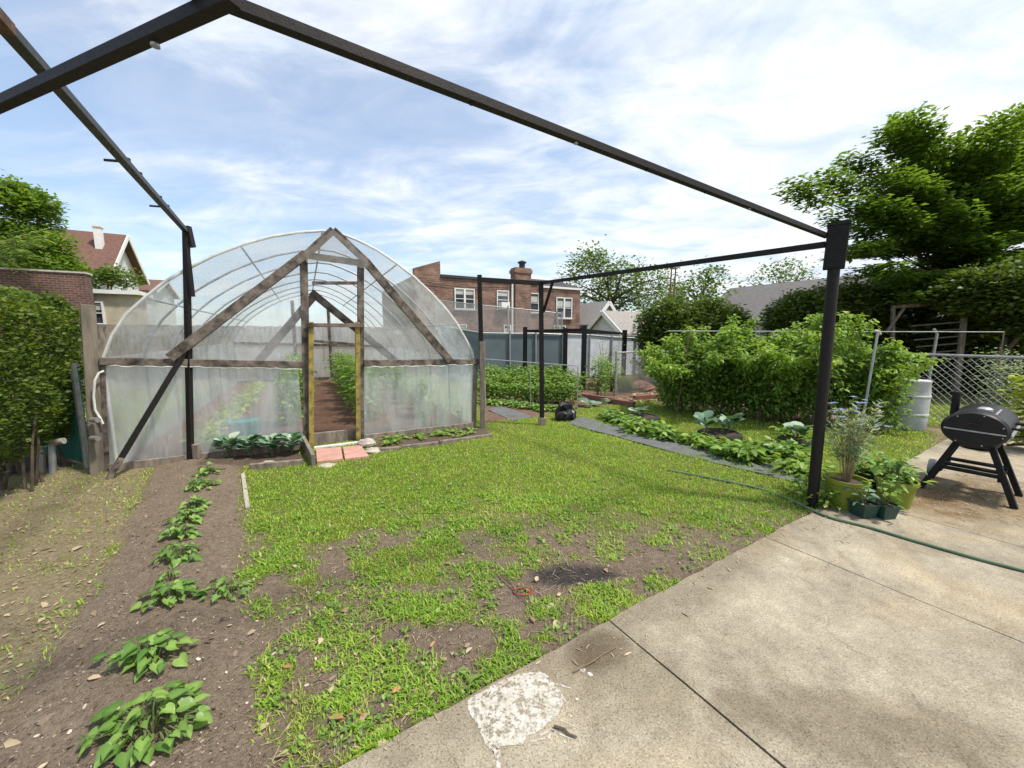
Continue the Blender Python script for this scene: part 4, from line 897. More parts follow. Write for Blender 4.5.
#=====================================================================  FENCES
def chain_fence(p, q, h, label, cell=.06, r=.0028, m=M_wire, posts=2.4, name='chain_link_fence', top=True, z0=.04):
    d = (q-p); L_ = d.length; d = d/L_; t = thing(name, label, 'fence', tuple((p+q)/2)); mb = MB(); n_ = d.cross(Z)
    # each wire a zigzag: built as straight crossing strands lying in two layers
    s = cell*math.sqrt(2); k = int((L_+h)/s)+1
    for sgn in (1, -1):
        for i in range(-int(h/s)-1, k):
            x0 = i*s; a, b = (x0, 0), (x0+h, h)
            if sgn < 0: a, b = (x0+h, 0), (x0, h)
            def clip(a, b):
                (xa, za), (xb, zb) = a, b; ts = [0, 1]
                for lim in (0, L_):
                    if (xa-lim)*(xb-lim) < 0: ts.append((lim-xa)/(xb-xa))
                ts = sorted(ts); best = None
                for t0, t1 in zip(ts[:-1], ts[1:]):
                    xm = xa+(xb-xa)*(t0+t1)/2
                    if 0 <= xm <= L_: best = (t0, t1)
                return best
            c_ = clip(a, b)
            if not c_: continue
            P = p+d*(a[0]+(b[0]-a[0])*c_[0])+Z*(z0+a[1]+(b[1]-a[1])*c_[0])+n_*r*.8*sgn; Q = p+d*(a[0]+(b[0]-a[0])*c_[1])+Z*(z0+a[1]+(b[1]-a[1])*c_[1])+n_*r*.8*sgn
            if (Q-P).length > .02: mb.tube([P, Q], r, 4, caps=False)
    mb.build('wire_mesh', m, t)
    if top: MB().tube([p+Z*(h+z0+.02), q+Z*(h+z0+.02)], .021, 8).build('top_rail', M_galv, t, smooth=True)
    nP = max(2, int(round(L_/posts))+1)
    for i in range(nP):
        c_ = p+d*(L_*i/(nP-1))+n_*.035; MB().tube([c_-Z*.05, c_+Z*(h+z0+.05)], .028, 10).build('post', M_galv, t, smooth=True)
    return t
fr0 = Vector((7.15, 7.0, 0)); frd = -W
f1 = fr0-frd*4.6; f2 = fr0+frd*4.2
chain_fence(f1, f2, 1.15, 'grey chain link fence behind the smoker and the white barrel', r=.0034, cell=.07)
ff0 = Vector((2.6, 9.7, 0)); chain_fence(ff0, ff0+U*3.0, 1.05, 'low chain link fence just left of the big raspberry bush', r=.004)
# dark screened fence at the back of the vegetable plot
def panel_fence(pxs, name, label, m, thick=.03, posts=True, pm=M_galv, zbot=.05, mesh_up=None):
    P = [at(px, py, Yd) for px, py, Yd in pxs]; t = thing(name, label, 'fence', (P[0].x, P[0].y, 0)); mb = MB()
    for a, b in zip(P[:-1], P[1:]):
        d = (Vector((b.x, b.y, 0))-Vector((a.x, a.y, 0))).normalized(); n = d.cross(Z)*thick/2
        A, B = Vector((a.x, a.y, zbot)), Vector((b.x, b.y, zbot)); vs = [A+n, B+n, b+n, a+n, A-n, B-n, b-n, a-n]
        mb.add(vs, [(0, 1, 2, 3), (7, 6, 5, 4), (0, 4, 5, 1), (1, 5, 6, 2), (2, 6, 7, 3), (3, 7, 4, 0)])
    mb.build('screen', m, t)
    for i, a in enumerate(P):
        n = Vector((a.x, a.y, 0)).normalized()*-.06; MB().tube([Vector((a.x, a.y, -.05))+n, a+n+Z*.08], .03, 8).build('post', pm, t, smooth=True)
    for a, b in zip(P[:-1], P[1:]): n = Vector((a.x, a.y, 0)).normalized()*-.05; MB().tube([a+n, b+n], .02, 6).build('rail', pm, t, smooth=True)
    return t
M_screen = mat('grey_blue_screen', (.13, .165, .185), .8, 0, .25, 1.2, .3, 40)
panel_fence([(440, 326, 12.6), (482, 333, 12.4), (510, 333.5, 12.6), (536, 333.5, 12.8), (563, 334.5, 13.0)], 'screened_fence', 'tall fence covered in dull blue-grey screen cloth behind the vegetables', M_screen)
M_netting = filmmat('debris_net', .15, .25, (.62, .55, .5), scale=1.0)
panel_fence([(436, 300, 15.4), (478, 305, 15.2), (508, 308, 15.4), (540, 311, 15.6), (557, 313, 15.8), (562, 313.5, 15.9)], 'net_fence', 'very tall sheer netting strung on thin posts in front of the red brick house', M_netting, .01)
M_vinyl = mat('white_tarp_fence', (.62, .66, .70), .6, 0, .28, 3.5, .6, 14, alt=1)
panel_fence([(563, 334, 13.4), (590, 335, 13.8), (612, 337, 14.2), (636, 338, 14.6), (662, 344, 15.0)], 'white_fence', 'pale white sheeted fence between the dark screen and the evergreen', M_vinyl)
# black-post enclosure in the vegetable plot
en = thing('garden_enclosure', 'four dark timber posts joined by thin top rails in the vegetable plot', 'enclosure', tuple(G(583, 389)))
EP = []
for (px, yb, yt, Yd) in ((525, 372, 327, 12.0), (565, 374, 328, 12.2), (583, 389, 325.5, None), (623, 381, 330, None)):
    b = G(px, yb) if Yd is None else at(px, 360, Yd); b = Vector((b.x, b.y, 0)); tpt = vat(px, yt, b); EP.append((b, tpt)); MB().bar(b-Z*.05, Vector((b.x, b.y, tpt.z)), .13, .13).build('post', M_blackwood, en)
for i, j in ((0, 1), (1, 3), (0, 2), (2, 3)): MB().bar(EP[i][1]-Z*.12, EP[j][1]-Z*.12, .05, .07).build('rail', M_blackwood, en)
# white pipe hoop over the beans
wp = thing('pipe_trellis', 'white pipe trellis frame standing over the bean plants', 'trellis', tuple(G(577, 411)))
a0, a1 = G(577, 411), G(486, 408); t0, t1 = vat(578, 366, a0), vat(484, 359, a1)
MB().tube([a0, t0-Z*.03, t0, t1, t1-Z*.03, a1], .010, 8).build('frame_pipe', M_galv, wp, smooth=True)
a2 = (a0+a1)/2; MB().tube([a2, (t0+t1)/2], .008, 8).build('middle_leg', M_galv, wp, smooth=True)
# thin pipe rail over the raspberries
rb0, rb1, rb2 = G(857, 452), G(868, 430), at(668, 395, 8.3); rb2.z = 0
rl = thing('raspberry_support', 'thin galvanised pipe rail tied along the raspberry bush with a leaning upright', 'support', tuple(rb0))
tA, tB = at(668, 331, 7.4), at(1004, 332, 6.9); MB().tube([tA, at(790, 331.5, 7.0), tB], .009, 8).build('rail', M_galv, rl, smooth=True)
MB().tube([G(857, 452), vat(878, 331, G(857, 452))], .014, 8).build('upright', M_galv, rl, smooth=True)
MB().tube([Vector((tA.x+.25, tA.y-.0, 0)), at(690, 331.2, 7.35)], .012, 8).build('upright', M_cane, rl, smooth=True); MB().tube([Vector((tB.x, tB.y, 0)), tB], .010, 8).build('upright', M_cane, rl, smooth=True)
MB().tube([vat(878, 331, G(857, 452))+Vector((-.05, 0, .0)), vat(878, 331, G(857, 452)), vat(878, 331, G(857, 452))+Vector((.05, .02, -.04))], .018, 7).build('tied_rag', mat('rag', (.5, .46, .36), .9), rl)
# old swing / arbour frame behind
ar = thing('arbour_frame', 'old leaning timber arbour frame in shade behind the chain link fence', 'arbour', tuple(at(956, 400, 9.5)*1.0)); ar.location.z = 0
def a9(px, py, Yd=9.5): return at(px, py, Yd)
fA, fB = a9(958, 380), a9(893, 385, 10.2); fA.z = 0; fB.z = 0
MB().bar(fA, a9(966, 301), .10, .08).build('post', M_wood, ar); MB().bar(fB, a9(893, 307, 10.2), .07, .07).build('post', M_wood, ar)
MB().bar(a9(892, 307, 10.2), a9(968, 301), .08, .08).build('top_beam', M_wood, ar)
MB().bar(a9(886, 333, 10.2), a9(904, 308, 10.1), .05, .06).build('knee_brace', M_wood, ar)
for k in range(6): MB().bar(a9(911+k*1.5, 326+k*7, 9.9), a9(961, 322+k*7), .03, .03).build('slat', mat('shaded_slat', (.16, .13, .11), .9), ar)
MB().tube([Vector((a9(932, 350, 8.4).x, 8.4, 0)), a9(937, 334, 8.4), a9(934, 329, 8.4)], .025, 8).build('pipe', M_galv, ar, smooth=True)
# left timber post, green fence, pipes
tp = G(97, 474); ttp = vat(88, 305, tp)
pt = thing('timber_post', 'tall weathered square timber post at the left corner of the greenhouse', 'post', tuple(tp))
M_board = mat('post_timber', (.22, .19, .15), .85, 0, .45, 9, .5, 60, col2=(.09, .075, .06), stretch=(1, 1, .2))
MB().bar(tp-Z*.05, ttp, .115, .09, up=Vector((tp.x, tp.y, 0)).normalized()).build('timber', M_board, pt, bev=.004)
for py in (418, 436):
    c_ = vat(97, py, tp)+Vector((.04, -.09, 0)); MB().tube([c_, c_+Vector((.09, -.02, 0))], .028, 10).build('pipe_clamp', M_galv, pt)
M_greenfence = mat('green_vinyl_mesh', (.02, .16, .12), .6, 0, .3, 30, .2)
M_barrel0 = mat('weathered_pvc', (.42, .39, .34), .7, 0, .4, 20, .2)
ga, gb_ = G(30, 462)+Vector((-.6, .5, 0)), G(92, 468)
chain_fence(ga, gb_, 1.15, 'green coated mesh fence between the hedge and the timber post', cell=.035, r=.006, m=M_greenfence, posts=3)
for px0, lab in ((42, 'short grey standpipe at the foot of the hedge, left of the white-capped one'), (53, 'short standpipe with white elbow cap at the foot of the hedge')):
    b = G(px0, 474); t = thing('standpipe', lab, 'pipe', tuple(b)); tp_ = vat(px0-1, 446, b); MB().tube([b, tp_], .03, 10).build('pipe', M_galv, t, smooth=True)
    if px0 == 53: MB().tube([tp_, tp_+Z*.03, tp_+Z*.045+Vector((.03, 0, 0)), tp_+Z*.045+Vector((.12, 0.02, .01))], .034, 12).build('elbow', M_barrel0, t, smooth=True)
    else: MB().tube([tp_-Z*.02, tp_+Z*.02], .04, 12).build('cap', M_whitepipe, t, smooth=True)
# rain barrel
bb = G(906, 429); bt = vat(906, 379, bb)
brl = thing('plastic_barrel', 'white plastic barrel standing beside the raspberry bush', 'barrel', tuple(bb)); hb = bt.z
M_barrel = mat('dirty_white_plastic', (.50, .52, .53), .5, 0, .3, 4, .1)
MB().lathe((bb.x, bb.y, 0), [(.2, 0), (.225, .04), (.232, hb*.3), (.24, hb*.31), (.24, hb*.34), (.232, hb*.35), (.232, hb*.66), (.24, hb*.67), (.24, hb*.70), (.232, hb*.71), (.22, hb*.94), (.225, hb*.95), (.225, hb*.99), (.2, hb), (.1, hb+.01)], 32).build('drum', M_barrel, brl, smooth=True)
for t_ in (-.1, .1): MB().lathe((bb.x+t_, bb.y-.05, hb+.008), [(.04, 0), (.04, .03), (.03, .035)], 12).build('bung', M_black, brl)
#=====================================================================  PLANTS
def crown(blobs, n, lsize, tmpl=CARD, shell=.75, flat=1.0, per=10, spread=.18, rng=RNG, zlo=-.2, zhi=.5, droop=0):
    """leaves gathered in small sprays round points in the given ellipsoids (centre, radii, weight)"""
    P = []; D = []; w_ = np.array([b[2] for b in blobs], float); w_ /= w_.sum(); nc = max(1, n//per)
    pick = rng.choice(len(blobs), nc, p=w_); c = np.array([b[0] for b in blobs])[pick]; r = np.array([b[1] for b in blobs])[pick]
    d = rdir(nc, -1, 1); rad = np.where(rng.random(nc) < shell, rng.uniform(.78, 1.05, nc), rng.uniform(.2, .85, nc))
    lump = .82+.36*vnoise(d[:, 0]*2.3+c[:, 0]*3+9, d[:, 2]*2.3+d[:, 1]*2+c[:, 1]*3+9, 5)
    cc = c+d*r*(rad*lump)[:, None]
    off = rng.normal(0, spread, (nc, per, 3)); off[:, :, 2] *= flat; p = (cc[:, None, :]+off).reshape(-1, 3)
    out_ = np.repeat(d, per, 0)+rdir(nc*per, zlo, zhi)*1.1; out_[:, 2] = out_[:, 2]*.5-droop
    base = np.repeat(rng.random(nc), per)*.5+rng.random(nc*per)*.5
    return leaves(tmpl, p, out_, lsize*rng.uniform(.65, 1.3, nc*per), .45, base), cc
def tree(name, label, cat, base, blobs, n, lsize, m, trunk_r, fork=.35, limbs=8, group=None, per=10, spread=.25, flat=1, tmpl=CARD, shell=.7, bark=M_bark, droop=0, lean=(0, 0)):
    base = Vector(base); t = thing(name, label, cat, tuple(base), group)
    parts, cc = crown([(tuple(Vector(b[0])-base), b[1], b[2]) for b in blobs], n, lsize, tmpl, shell, flat, per, spread, droop=droop)
    leaf_obj('crown', parts, m, t)
    mb = MB(); top = max(b[0][2] for b in blobs); cx0 = sum(b[0][0]*b[2] for b in blobs)/sum(b[2] for b in blobs); cy0 = sum(b[0][1]*b[2] for b in blobs)/sum(b[2] for b in blobs)
    f_ = base+Vector(((cx0-base.x)*fork, (cy0-base.y)*fork, (top-base.z)*fork)); tp_ = Vector((cx0, cy0, top*.92+base.z*.08))
    mb.tube([base-Z*.1, base+(f_-base)*.5+Vector((trunk_r*.3, 0, 0)), f_, (f_+tp_)/2+Vector((.1*trunk_r, .2*trunk_r, 0)), tp_], [trunk_r*1.25, trunk_r, trunk_r*.85, trunk_r*.5, trunk_r*.15], 10)
    mb.build('trunk', bark, t, smooth=True)
    idx_ = RNG.choice(len(cc), min(limbs, len(cc)), replace=False)
    for i in idx_:
        e = base+Vector(cc[i]); s_ = base+(f_-base)*random.uniform(.75, 1.0) if e.z < f_.z+1 else f_+(tp_-f_)*random.uniform(0, .5)
        md = (s_+e)/2+Vector((random.uniform(-.1, .1), random.uniform(-.1, .1), random.uniform(0, .25)))*(e-s_).length*.5
        mb2 = MB(); mb2.tube([s_, (s_+md)/2, md, (md+e)/2, e], [trunk_r*.42, trunk_r*.36, trunk_r*.28, trunk_r*.18, trunk_r*.06], 6)
        mb2.build('limb', bark, t, smooth=True)
    return t
def bl(px, py, Yd, rx, ry, rz, w_): return (tuple(at(px, py, Yd)), (rx, ry, rz), w_)
def gb(px, Yd): p_ = at(px, 340, Yd); return (p_.x, p_.y, 0)
# street trees behind the houses
tree('street_tree', 'broad green street tree rising behind the end of the red brick house', 'tree', gb(600, 42), [bl(598, 285, 42, 4.2, 3, 3.0, 3), bl(637, 292, 42, 4.6, 3, 2.4, 3), bl(590, 262, 42, 1.6, 1.5, 1.4, .7), bl(665, 300, 42, 2.4, 2, 1.8, 1.2)], 9000, .34, M_treeleaf, .35, spread=.45, per=9)
tree('street_tree', 'sparse young tree poking above the dark evergreen beside the bare pole', 'tree', gb(706, 22), [bl(707, 288, 22, 1.6, 1.2, .8, 2), bl(712, 276, 22, .7, .6, .5, .6), bl(690, 296, 22, 1.2, 1, .5, 1)], 1400, .22, M_treeleaf, .12, spread=.22, per=8, limbs=10)
tree('street_tree', 'thin airy treetop behind the wide grey roof', 'tree', gb(780, 34), [bl(768, 284, 34, 1.8, 1.5, 1.2, 1), bl(787, 275, 34, 2.0, 1.5, 1.2, 1.2), bl(800, 283, 34, 1.5, 1.5, 1.1, .7)], 1500, .26, M_treeleaf, .2, spread=.3, per=7, limbs=10)
# tree at far left behind the brick wall
tree('maple_tree', 'tall dark green tree standing behind the brick wall at far left', 'tree', gb(18, 17), [bl(26, 222, 17, .75, 1, 1.3, 2), bl(16, 197, 17, .5, .6, .6, .8), bl(40, 205, 17, .4, .6, .5, .5), bl(42, 250, 17, .85, 1, .9, 2), bl(5, 245, 17, 1.3, 1, 1.0, 1.5), bl(60, 268, 17, .6, .8, .45, .8)], 14000, .18, M_dogwood, .16, spread=.14, per=10, flat=.7)
def frond_tree():
    b = Vector(gb(-20, 13)); t = thing('sumac_tree', 'feathery sumac with long drooping fronds at the left edge above the brick wall', 'tree', tuple(b)); parts = []; mb = MB()
    c0 = at(-25, 250, 13); 
    for k in range(16):
        e = at(random.uniform(10, 56), random.uniform(228, 275), 13+random.uniform(-.5, .5)); s_ = c0+Vector((random.uniform(-.2, .2), random.uniform(-.3, .3), random.uniform(-.5, .1))); md = (s_+e)/2+Z*.22
        pts = [s_*(1-u)**2+md*2*u*(1-u)+e*u*u for u in np.linspace(0, 1, 18)]; mb.tube(pts, [.012*(1-.8*i/17) for i in range(18)], 5)
        P, D = [], []
        for i in range(3, 18):
            d = (pts[min(i+1, 17)]-pts[i-1]).normalized(); sd = d.cross(Z).normalized()
            for s in (1, -1): P.append(pts[i]-b); D.append(sd*s+d*.45-Z*.25)
        parts.append(leaves(SLIM, np.array([tuple(p_) for p_ in P]), np.array([tuple(d_) for d_ in D]), RNG.uniform(.2, .3, len(P)), .15))
    mb.tube([b, (b+c0)/2, c0], [.08, .06, .04], 8); mb.build('trunk', M_bark, t, smooth=True); leaf_obj('fronds', parts, M_rasp, t)
frond_tree()
tree('small_tree', 'light green leafy treetop above the beige shed roof', 'tree', gb(108, 19), [bl(98, 280, 19, .7, .7, .3, 1), bl(122, 279, 19, .8, .7, .3, 1), bl(112, 274, 19, .5, .5, .25, .6)], 1600, .17, M_treeleaf, .08, spread=.14, per=8)
# dark evergreens
def evergreen(label, px, Yd, blobs, n, w=0):
    return tree('evergreen_shrub', label, 'evergreen', gb(px, Yd), blobs, n, .11, M_yew, .12, fork=.3, spread=.10, per=14, tmpl=CARD, shell=.93, limbs=3, flat=.8)
evergreen('dark clipped evergreen behind the left part of the raspberry bush', 695, 12.5, [bl(668, 332, 12.5, .8, 1, .95, 2), bl(703, 328, 12.5, .95, 1, .85, 2), bl(728, 336, 12.5, .6, .9, .7, 1.2), bl(672, 350, 12.3, .9, .9, 1.0, 1.4), bl(715, 350, 12.5, 1.2, .9, 1.0, 1.4)], 52000)
evergreen('dark rounded evergreen in front of the grey roof, beside the boxed post', 845, 11.5, [bl(803, 320, 11.5, .75, 1, .7, 2), bl(845, 313, 11.5, 1.2, 1, .8, 2.4), bl(885, 314, 11.5, 1.0, 1, .8, 1.5), bl(840, 340, 11.5, 2.0, 1, .9, 2)], 52000)
evergreen('sprawling evergreen at the right edge under the dogwood', 1000, 9.0, [bl(985, 292, 9.0, .65, .8, .42, 1.6), bl(1012, 290, 9, .8, .8, .5, 2), bl(1030, 315, 9, .9, .8, .55, 1.6), bl(1060, 300, 9, 1, .8, .6, 1), bl(1005, 330, 9.6, .9, .7, .6, .6)], 42000)
# backdrop shrubs in shade behind right fence
tree('shaded_shrub', 'deep green shrub in shade between the arbour frame and the chain link fence', 'shrub', gb(985, 10.8), [bl(930, 345, 11, 1.2, .6, .8, 1.3), bl(985, 350, 10.5, 1.2, .6, .8, 1.3), bl(1040, 345, 10.0, 1.2, .6, .9, 1.2), bl(985, 385, 10.5, 2.4, .5, .6, 2)], 34000, .13, M_yew, .1, spread=.16, per=10, limbs=16)
# dogwood: layered sprays
def dogwood():
    Yd = 11.0; b = Vector(gb(965, Yd)); t = thing('dogwood_tree', 'big spreading dogwood with layered branches at the right edge', 'tree', tuple(b))
    bark = mat('dark_bark', (.07, .055, .045), .95, 0, .5, 10, .8, 25); mb = MB()
    f_ = at(960, 285, Yd); mb.tube([b-Z*.1, b+Z*.8+Vector((.05, 0, 0)), Vector((f_.x, f_.y, f_.z)), f_+Z*1.4+Vector((.3, 0, 0)), f_+Z*2.6+Vector((.5, .1, 0))], [.2, .16, .13, .08, .03], 10); mb.build('trunk', bark, t, smooth=True)
    tips = []
    # outline-defining sprays (px, py), each a limb end; elongated and rising leftward-out
    for px, py, w_ in ((812, 197, 1.0), (838, 182, 1.0), (868, 170, 1.1), (905, 145, 1.1), (918, 138, .8), (856, 210, .8), (880, 198, 1.1), (848, 222, .6), (905, 190, 1.2), (930, 170, 1.2), (893, 220, 1.4), (870, 232, .9), (925, 205, 1.4), (955, 160, 1.3), (985, 145, 1.3), (1010, 130, 1.3),
                       (860, 245, 1.1), (890, 250, 1.4), (925, 235, 1.5), (955, 195, 1.5), (985, 175, 1.5), (1018, 160, 1.4), (955, 225, 1.5), (990, 208, 1.6), (1025, 195, 1.5), (875, 268, 1.1), (905, 275, 1.4), (940, 262, 1.5), (975, 245, 1.6), (1010, 232, 1.6), (1040, 222, 1.5), (895, 290, .8), (930, 290, 1.2), (965, 278, 1.3), (1000, 262, 1.4), (1035, 255, 1.4), (1060, 180, 1.6), (1060, 140, 1.4), (1040, 118, 1.2), (1090, 200, 1.6), (1000, 285, 1.0),
                       (935, 298, 1.0), (965, 300, 1.0)):
        for rep in range(3 if px > 880 else 1):
            tips.append((at(px+random.uniform(-9, 9), py+(10 if py < 200 and px > 925 else 0)+random.uniform(-3, 6), Yd+random.uniform(-1.1, 1.1)), w_))
    parts = []
    for i, (e, w_) in enumerate(tips):
        d0 = e-f_; d0.z *= .3; d0 = d0.normalized() if d0.length > 0 else Vector((1, 0, 0)); s_ = f_+Z*(max(-1.2, min(2.2, (e.z-f_.z)*.6-.3)))+Vector((e.x-f_.x, e.y-f_.y, 0))*.12
        md = s_+(e-s_)*.5+Z*random.uniform(-.1, .25); mb2 = MB(); mb2.tube([s_, (s_+md)/2-Z*.05, md, (md+e)/2, e], [.04, .034, .026, .016, .006], 6)
        mb2.build('limb', bark, t, smooth=True)
        n = int(620*w_); lc = RNG.normal(0, 1, (n, 3)); u_ = np.array(d0); v_ = np.array(d0.cross(Z).normalized()); w3 = np.array([0, 0, 1.])
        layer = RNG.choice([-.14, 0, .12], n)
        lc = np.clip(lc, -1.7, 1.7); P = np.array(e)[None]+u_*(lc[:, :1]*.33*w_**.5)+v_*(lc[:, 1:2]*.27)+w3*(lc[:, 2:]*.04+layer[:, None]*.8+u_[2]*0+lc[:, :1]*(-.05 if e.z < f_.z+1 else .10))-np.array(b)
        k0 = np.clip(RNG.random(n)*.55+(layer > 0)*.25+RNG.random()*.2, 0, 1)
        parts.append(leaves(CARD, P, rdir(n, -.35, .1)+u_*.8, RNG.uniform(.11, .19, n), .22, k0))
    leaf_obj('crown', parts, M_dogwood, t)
dogwood()
# bare utility pole pair between the trees
for px, lab in ((667, 'left one of two thin bare poles above the evergreen'), (671, 'right one of two thin bare poles above the evergreen')):
    b = at(px, 340, 20); tpz = at(px+.4, 269, 20).z; build_top(MB().tube([(b.x, b.y, 0), (b.x+.05, b.y, tpz)], [.05, .035], 8).box((b.x+.05, b.y, tpz+.03), (.16, .1, .08)), 'pole', M_cane, lab, 'pole')
#---- raspberry bush
def raspberry():
    a, b = at(672, 395, 7.9), at(880, 420, 6.05); a.z = b.z = 0; d = (b-a); L_ = d.length; d.normalize(); n_ = d.cross(Z)
    t = thing('raspberry_bush', 'long tall raspberry bush of bright green leaves behind the planters', 'bush', tuple((a+b)/2)); o = (a+b)/2
    parts = []; mbs = MB()
    for k in range(150):
        s_ = random.uniform(-.1, L_+.1); v_ = random.gauss(0, .26); edge_ = min(1, (min(s_, L_-s_)+.35)/.8)
        Hh = random.uniform(1.2, 1.88)*(.72+.28*edge_)*(1-.25*abs(v_))*(.86+.28*float(vnoise(np.array([s_*1.7]), np.array([3.3]), 5)[0])); out = n_*(v_*1.5+random.gauss(0, .18))+d*random.gauss(0, .16)+(d*(-.25 if s_ < .4 else (.08 if s_ > L_-.4 else 0)))
        r0 = a+d*s_+n_*v_*.6; m1 = r0+out*.35+Z*Hh*.6; tip = r0+out*1.15+Z*Hh
        if random.random() < .3: tip = tip+out*.4-Z*Hh*.15
        cv = [r0*(1-u)**2+(m1*2-(r0+tip)/2)*2*u*(1-u)+tip*u*u for u in np.linspace(0, 1, 8)]
        mbs.tube(cv, [.008-.0007*i_ for i_ in range(8)], 5); m_ = 270
        u = RNG.uniform(.06, 1, m_)**.8; cvn = np.array([tuple(p_) for p_ in cv]); q7 = u*7; i0 = np.minimum(q7.astype(int), 6); fr = (q7-i0)[:, None]
        P = cvn[i0]*(1-fr)+cvn[i0+1]*fr; sp3 = RNG.normal(0, 1, (m_, 3))*np.array([.11, .11, .06])*(1.15-u[:, None]*.8); P = P+sp3; P[:, 2] = np.maximum(P[:, 2], .03); P -= np.array(o)
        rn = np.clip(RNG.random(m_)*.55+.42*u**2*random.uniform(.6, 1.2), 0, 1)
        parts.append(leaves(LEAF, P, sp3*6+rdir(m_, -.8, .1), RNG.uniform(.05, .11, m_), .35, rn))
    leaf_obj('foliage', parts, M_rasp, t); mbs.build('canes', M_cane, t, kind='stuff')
raspberry()
#---- clipped hedge at left
def hedge():
    hd = -W; a = Vector((-5.2, 4.72, 0)); 
    t = thing('privet_hedge', 'dense clipped green hedge along the left edge of the yard', 'hedge', tuple(a+hd*1.2)); o = a+hd*1.2
    L_, wd, h0, h1 = 3.2, 1.0, .36, 2.02; n = 48000
    face = RNG.choice(4, n, p=[.5, .2, .2, .1]); s = RNG.uniform(0, L_, n); z = RNG.uniform(h0, h1, n); v = RNG.uniform(0, wd, n); dpt = np.abs(RNG.normal(0, .05, n))
    nr = Vector((-hd.y, hd.x, 0)); nr = nr if nr.x > 0 else -nr                     # towards the yard
    S = np.where(face == 2, dpt, s); V_ = np.where(face == 0, dpt, v); Z_ = np.where(face == 1, h1-dpt, z); S = np.where(face == 3, RNG.uniform(0, L_, n), S)
    top = (fbm(S, V_, 2.0, 3)-.5)*.16+.05; bul = (fbm(S+9, Z_, 2.4, 5)-.5)*.42
    rz = sstep(h1-.35, h1, Z_); Z_ = np.where(face == 1, Z_+top, Z_); lowin = sstep(h0+.5, h0, Z_)*.22
    V2 = V_-bul*.5+rz**2*.14+lowin+np.where(face == 0, rz*.05, 0); S2 = S+np.where(face == 2, bul*.3+rz**2*.12+lowin, 0)
    Zf = Z_-(sstep(.25, 0, V_)*.12+sstep(.25, 0, S)*.12)*(face == 1)
    P = np.array(a)[None]+np.array(hd)*S2[:, None]-np.array(nr)*V2[:, None]; P[:, 2] = Zf-.02; P += RNG.normal(0, 1, (n, 3))*np.where(RNG.random(n) < .2, .045, .014)[:, None]-np.array(o)
    nrm = np.where((face == 0)[:, None], np.array(nr)[None], np.where((face == 2)[:, None], -np.array(hd)[None], np.array([0, 0, 1.])[None])); D = nrm*.55+rdir(n, -.3, .8)
    cl = fbm(S*2+Z_*2, Z_*3+V_*2, 2.5, 7); R_ = np.clip(RNG.random(n)*.7+(cl-.5)*.9+.05*(Z_ > 1.7), 0, 1)
    leaf_obj('foliage', leaves(CARD, P, D, RNG.uniform(.030, .058, n), .6, R_), M_privet, t)
    mb = MB()
    for k in range(26):
        s_ = random.uniform(.1, L_); v_ = random.uniform(.12, .8); p_ = a+hd*s_-nr*v_; q_ = p_+Vector((random.uniform(-.15, .15), random.uniform(-.15, .15), .95)); mb.tube([p_-Z*.03, (p_+q_)/2+Vector((random.uniform(-.06, .06), 0, 0)), q_], [.014, .011, .007], 6)
    mb.build('stems', M_bark, t, kind='stuff')
    # inner twigs
    mb = MB()
    for k in range(160):
        s_ = random.uniform(.05, L_-.05); v_ = random.uniform(.12, .85); p_ = a+hd*s_-nr*v_+Z*random.uniform(.4, 1.6); q_ = p_+Vector((random.uniform(-.25, .25), random.uniform(-.25, .25), random.uniform(.05, .3))); mb.tube([p_, q_], [.006, .003], 4, caps=False)
    mb.build('twigs', M_bark, t, kind='stuff')
hedge()
#---- sweet potato plants
def sweet(px, py, rx_, ry_, n, label, lsz=.075, grp=None, sweepx=0):
    n = int(n*1.5); lsz = lsz*.62; rx_ *= .72; ry_ *= .8; c = gp(px, py); t = thing('sweet_potato_plant', label, 'sweet potato plant', tuple(c), grp); mb = MB(); P, D, R_ = [], [], []
    for k in range(n):
        a = random.uniform(0, 6.283); q_ = random.random()**.75; x_ = math.cos(a)*q_*rx_; y_ = math.sin(a)*q_*ry_; hgt = (1-q_*.6)*random.uniform(.05, .15)*(lsz/.055)
        g_ = float(gz(np.array([c.x+x_]), np.array([c.y+y_]))[0])-c.z
        tip = Vector((x_, y_, max(g_+.02, hgt+g_))); b = Vector((x_*.45+random.uniform(-.02, .02), y_*.45+random.uniform(-.02, .02), g_-.005)); mb.tube([c+b, c+(b+tip)/2+Z*.03, c+tip], [.0028, .0024, .0018], 5, caps=False)
        P.append(tip); dd = Vector((math.cos(a), math.sin(a), random.uniform(-.45, .0))); dd += Vector((random.uniform(-.5, .5), random.uniform(-.5, .5), 0)); D.append(dd)
    leaf_obj('leaves', leaves(HEART, [tuple(v) for v in P], [tuple(v) for v in D], lsz*RNG.uniform(.65, 1.35, n), .25), M_sweet, t)
    mb.build('stems', M_stem, t, kind='stuff')
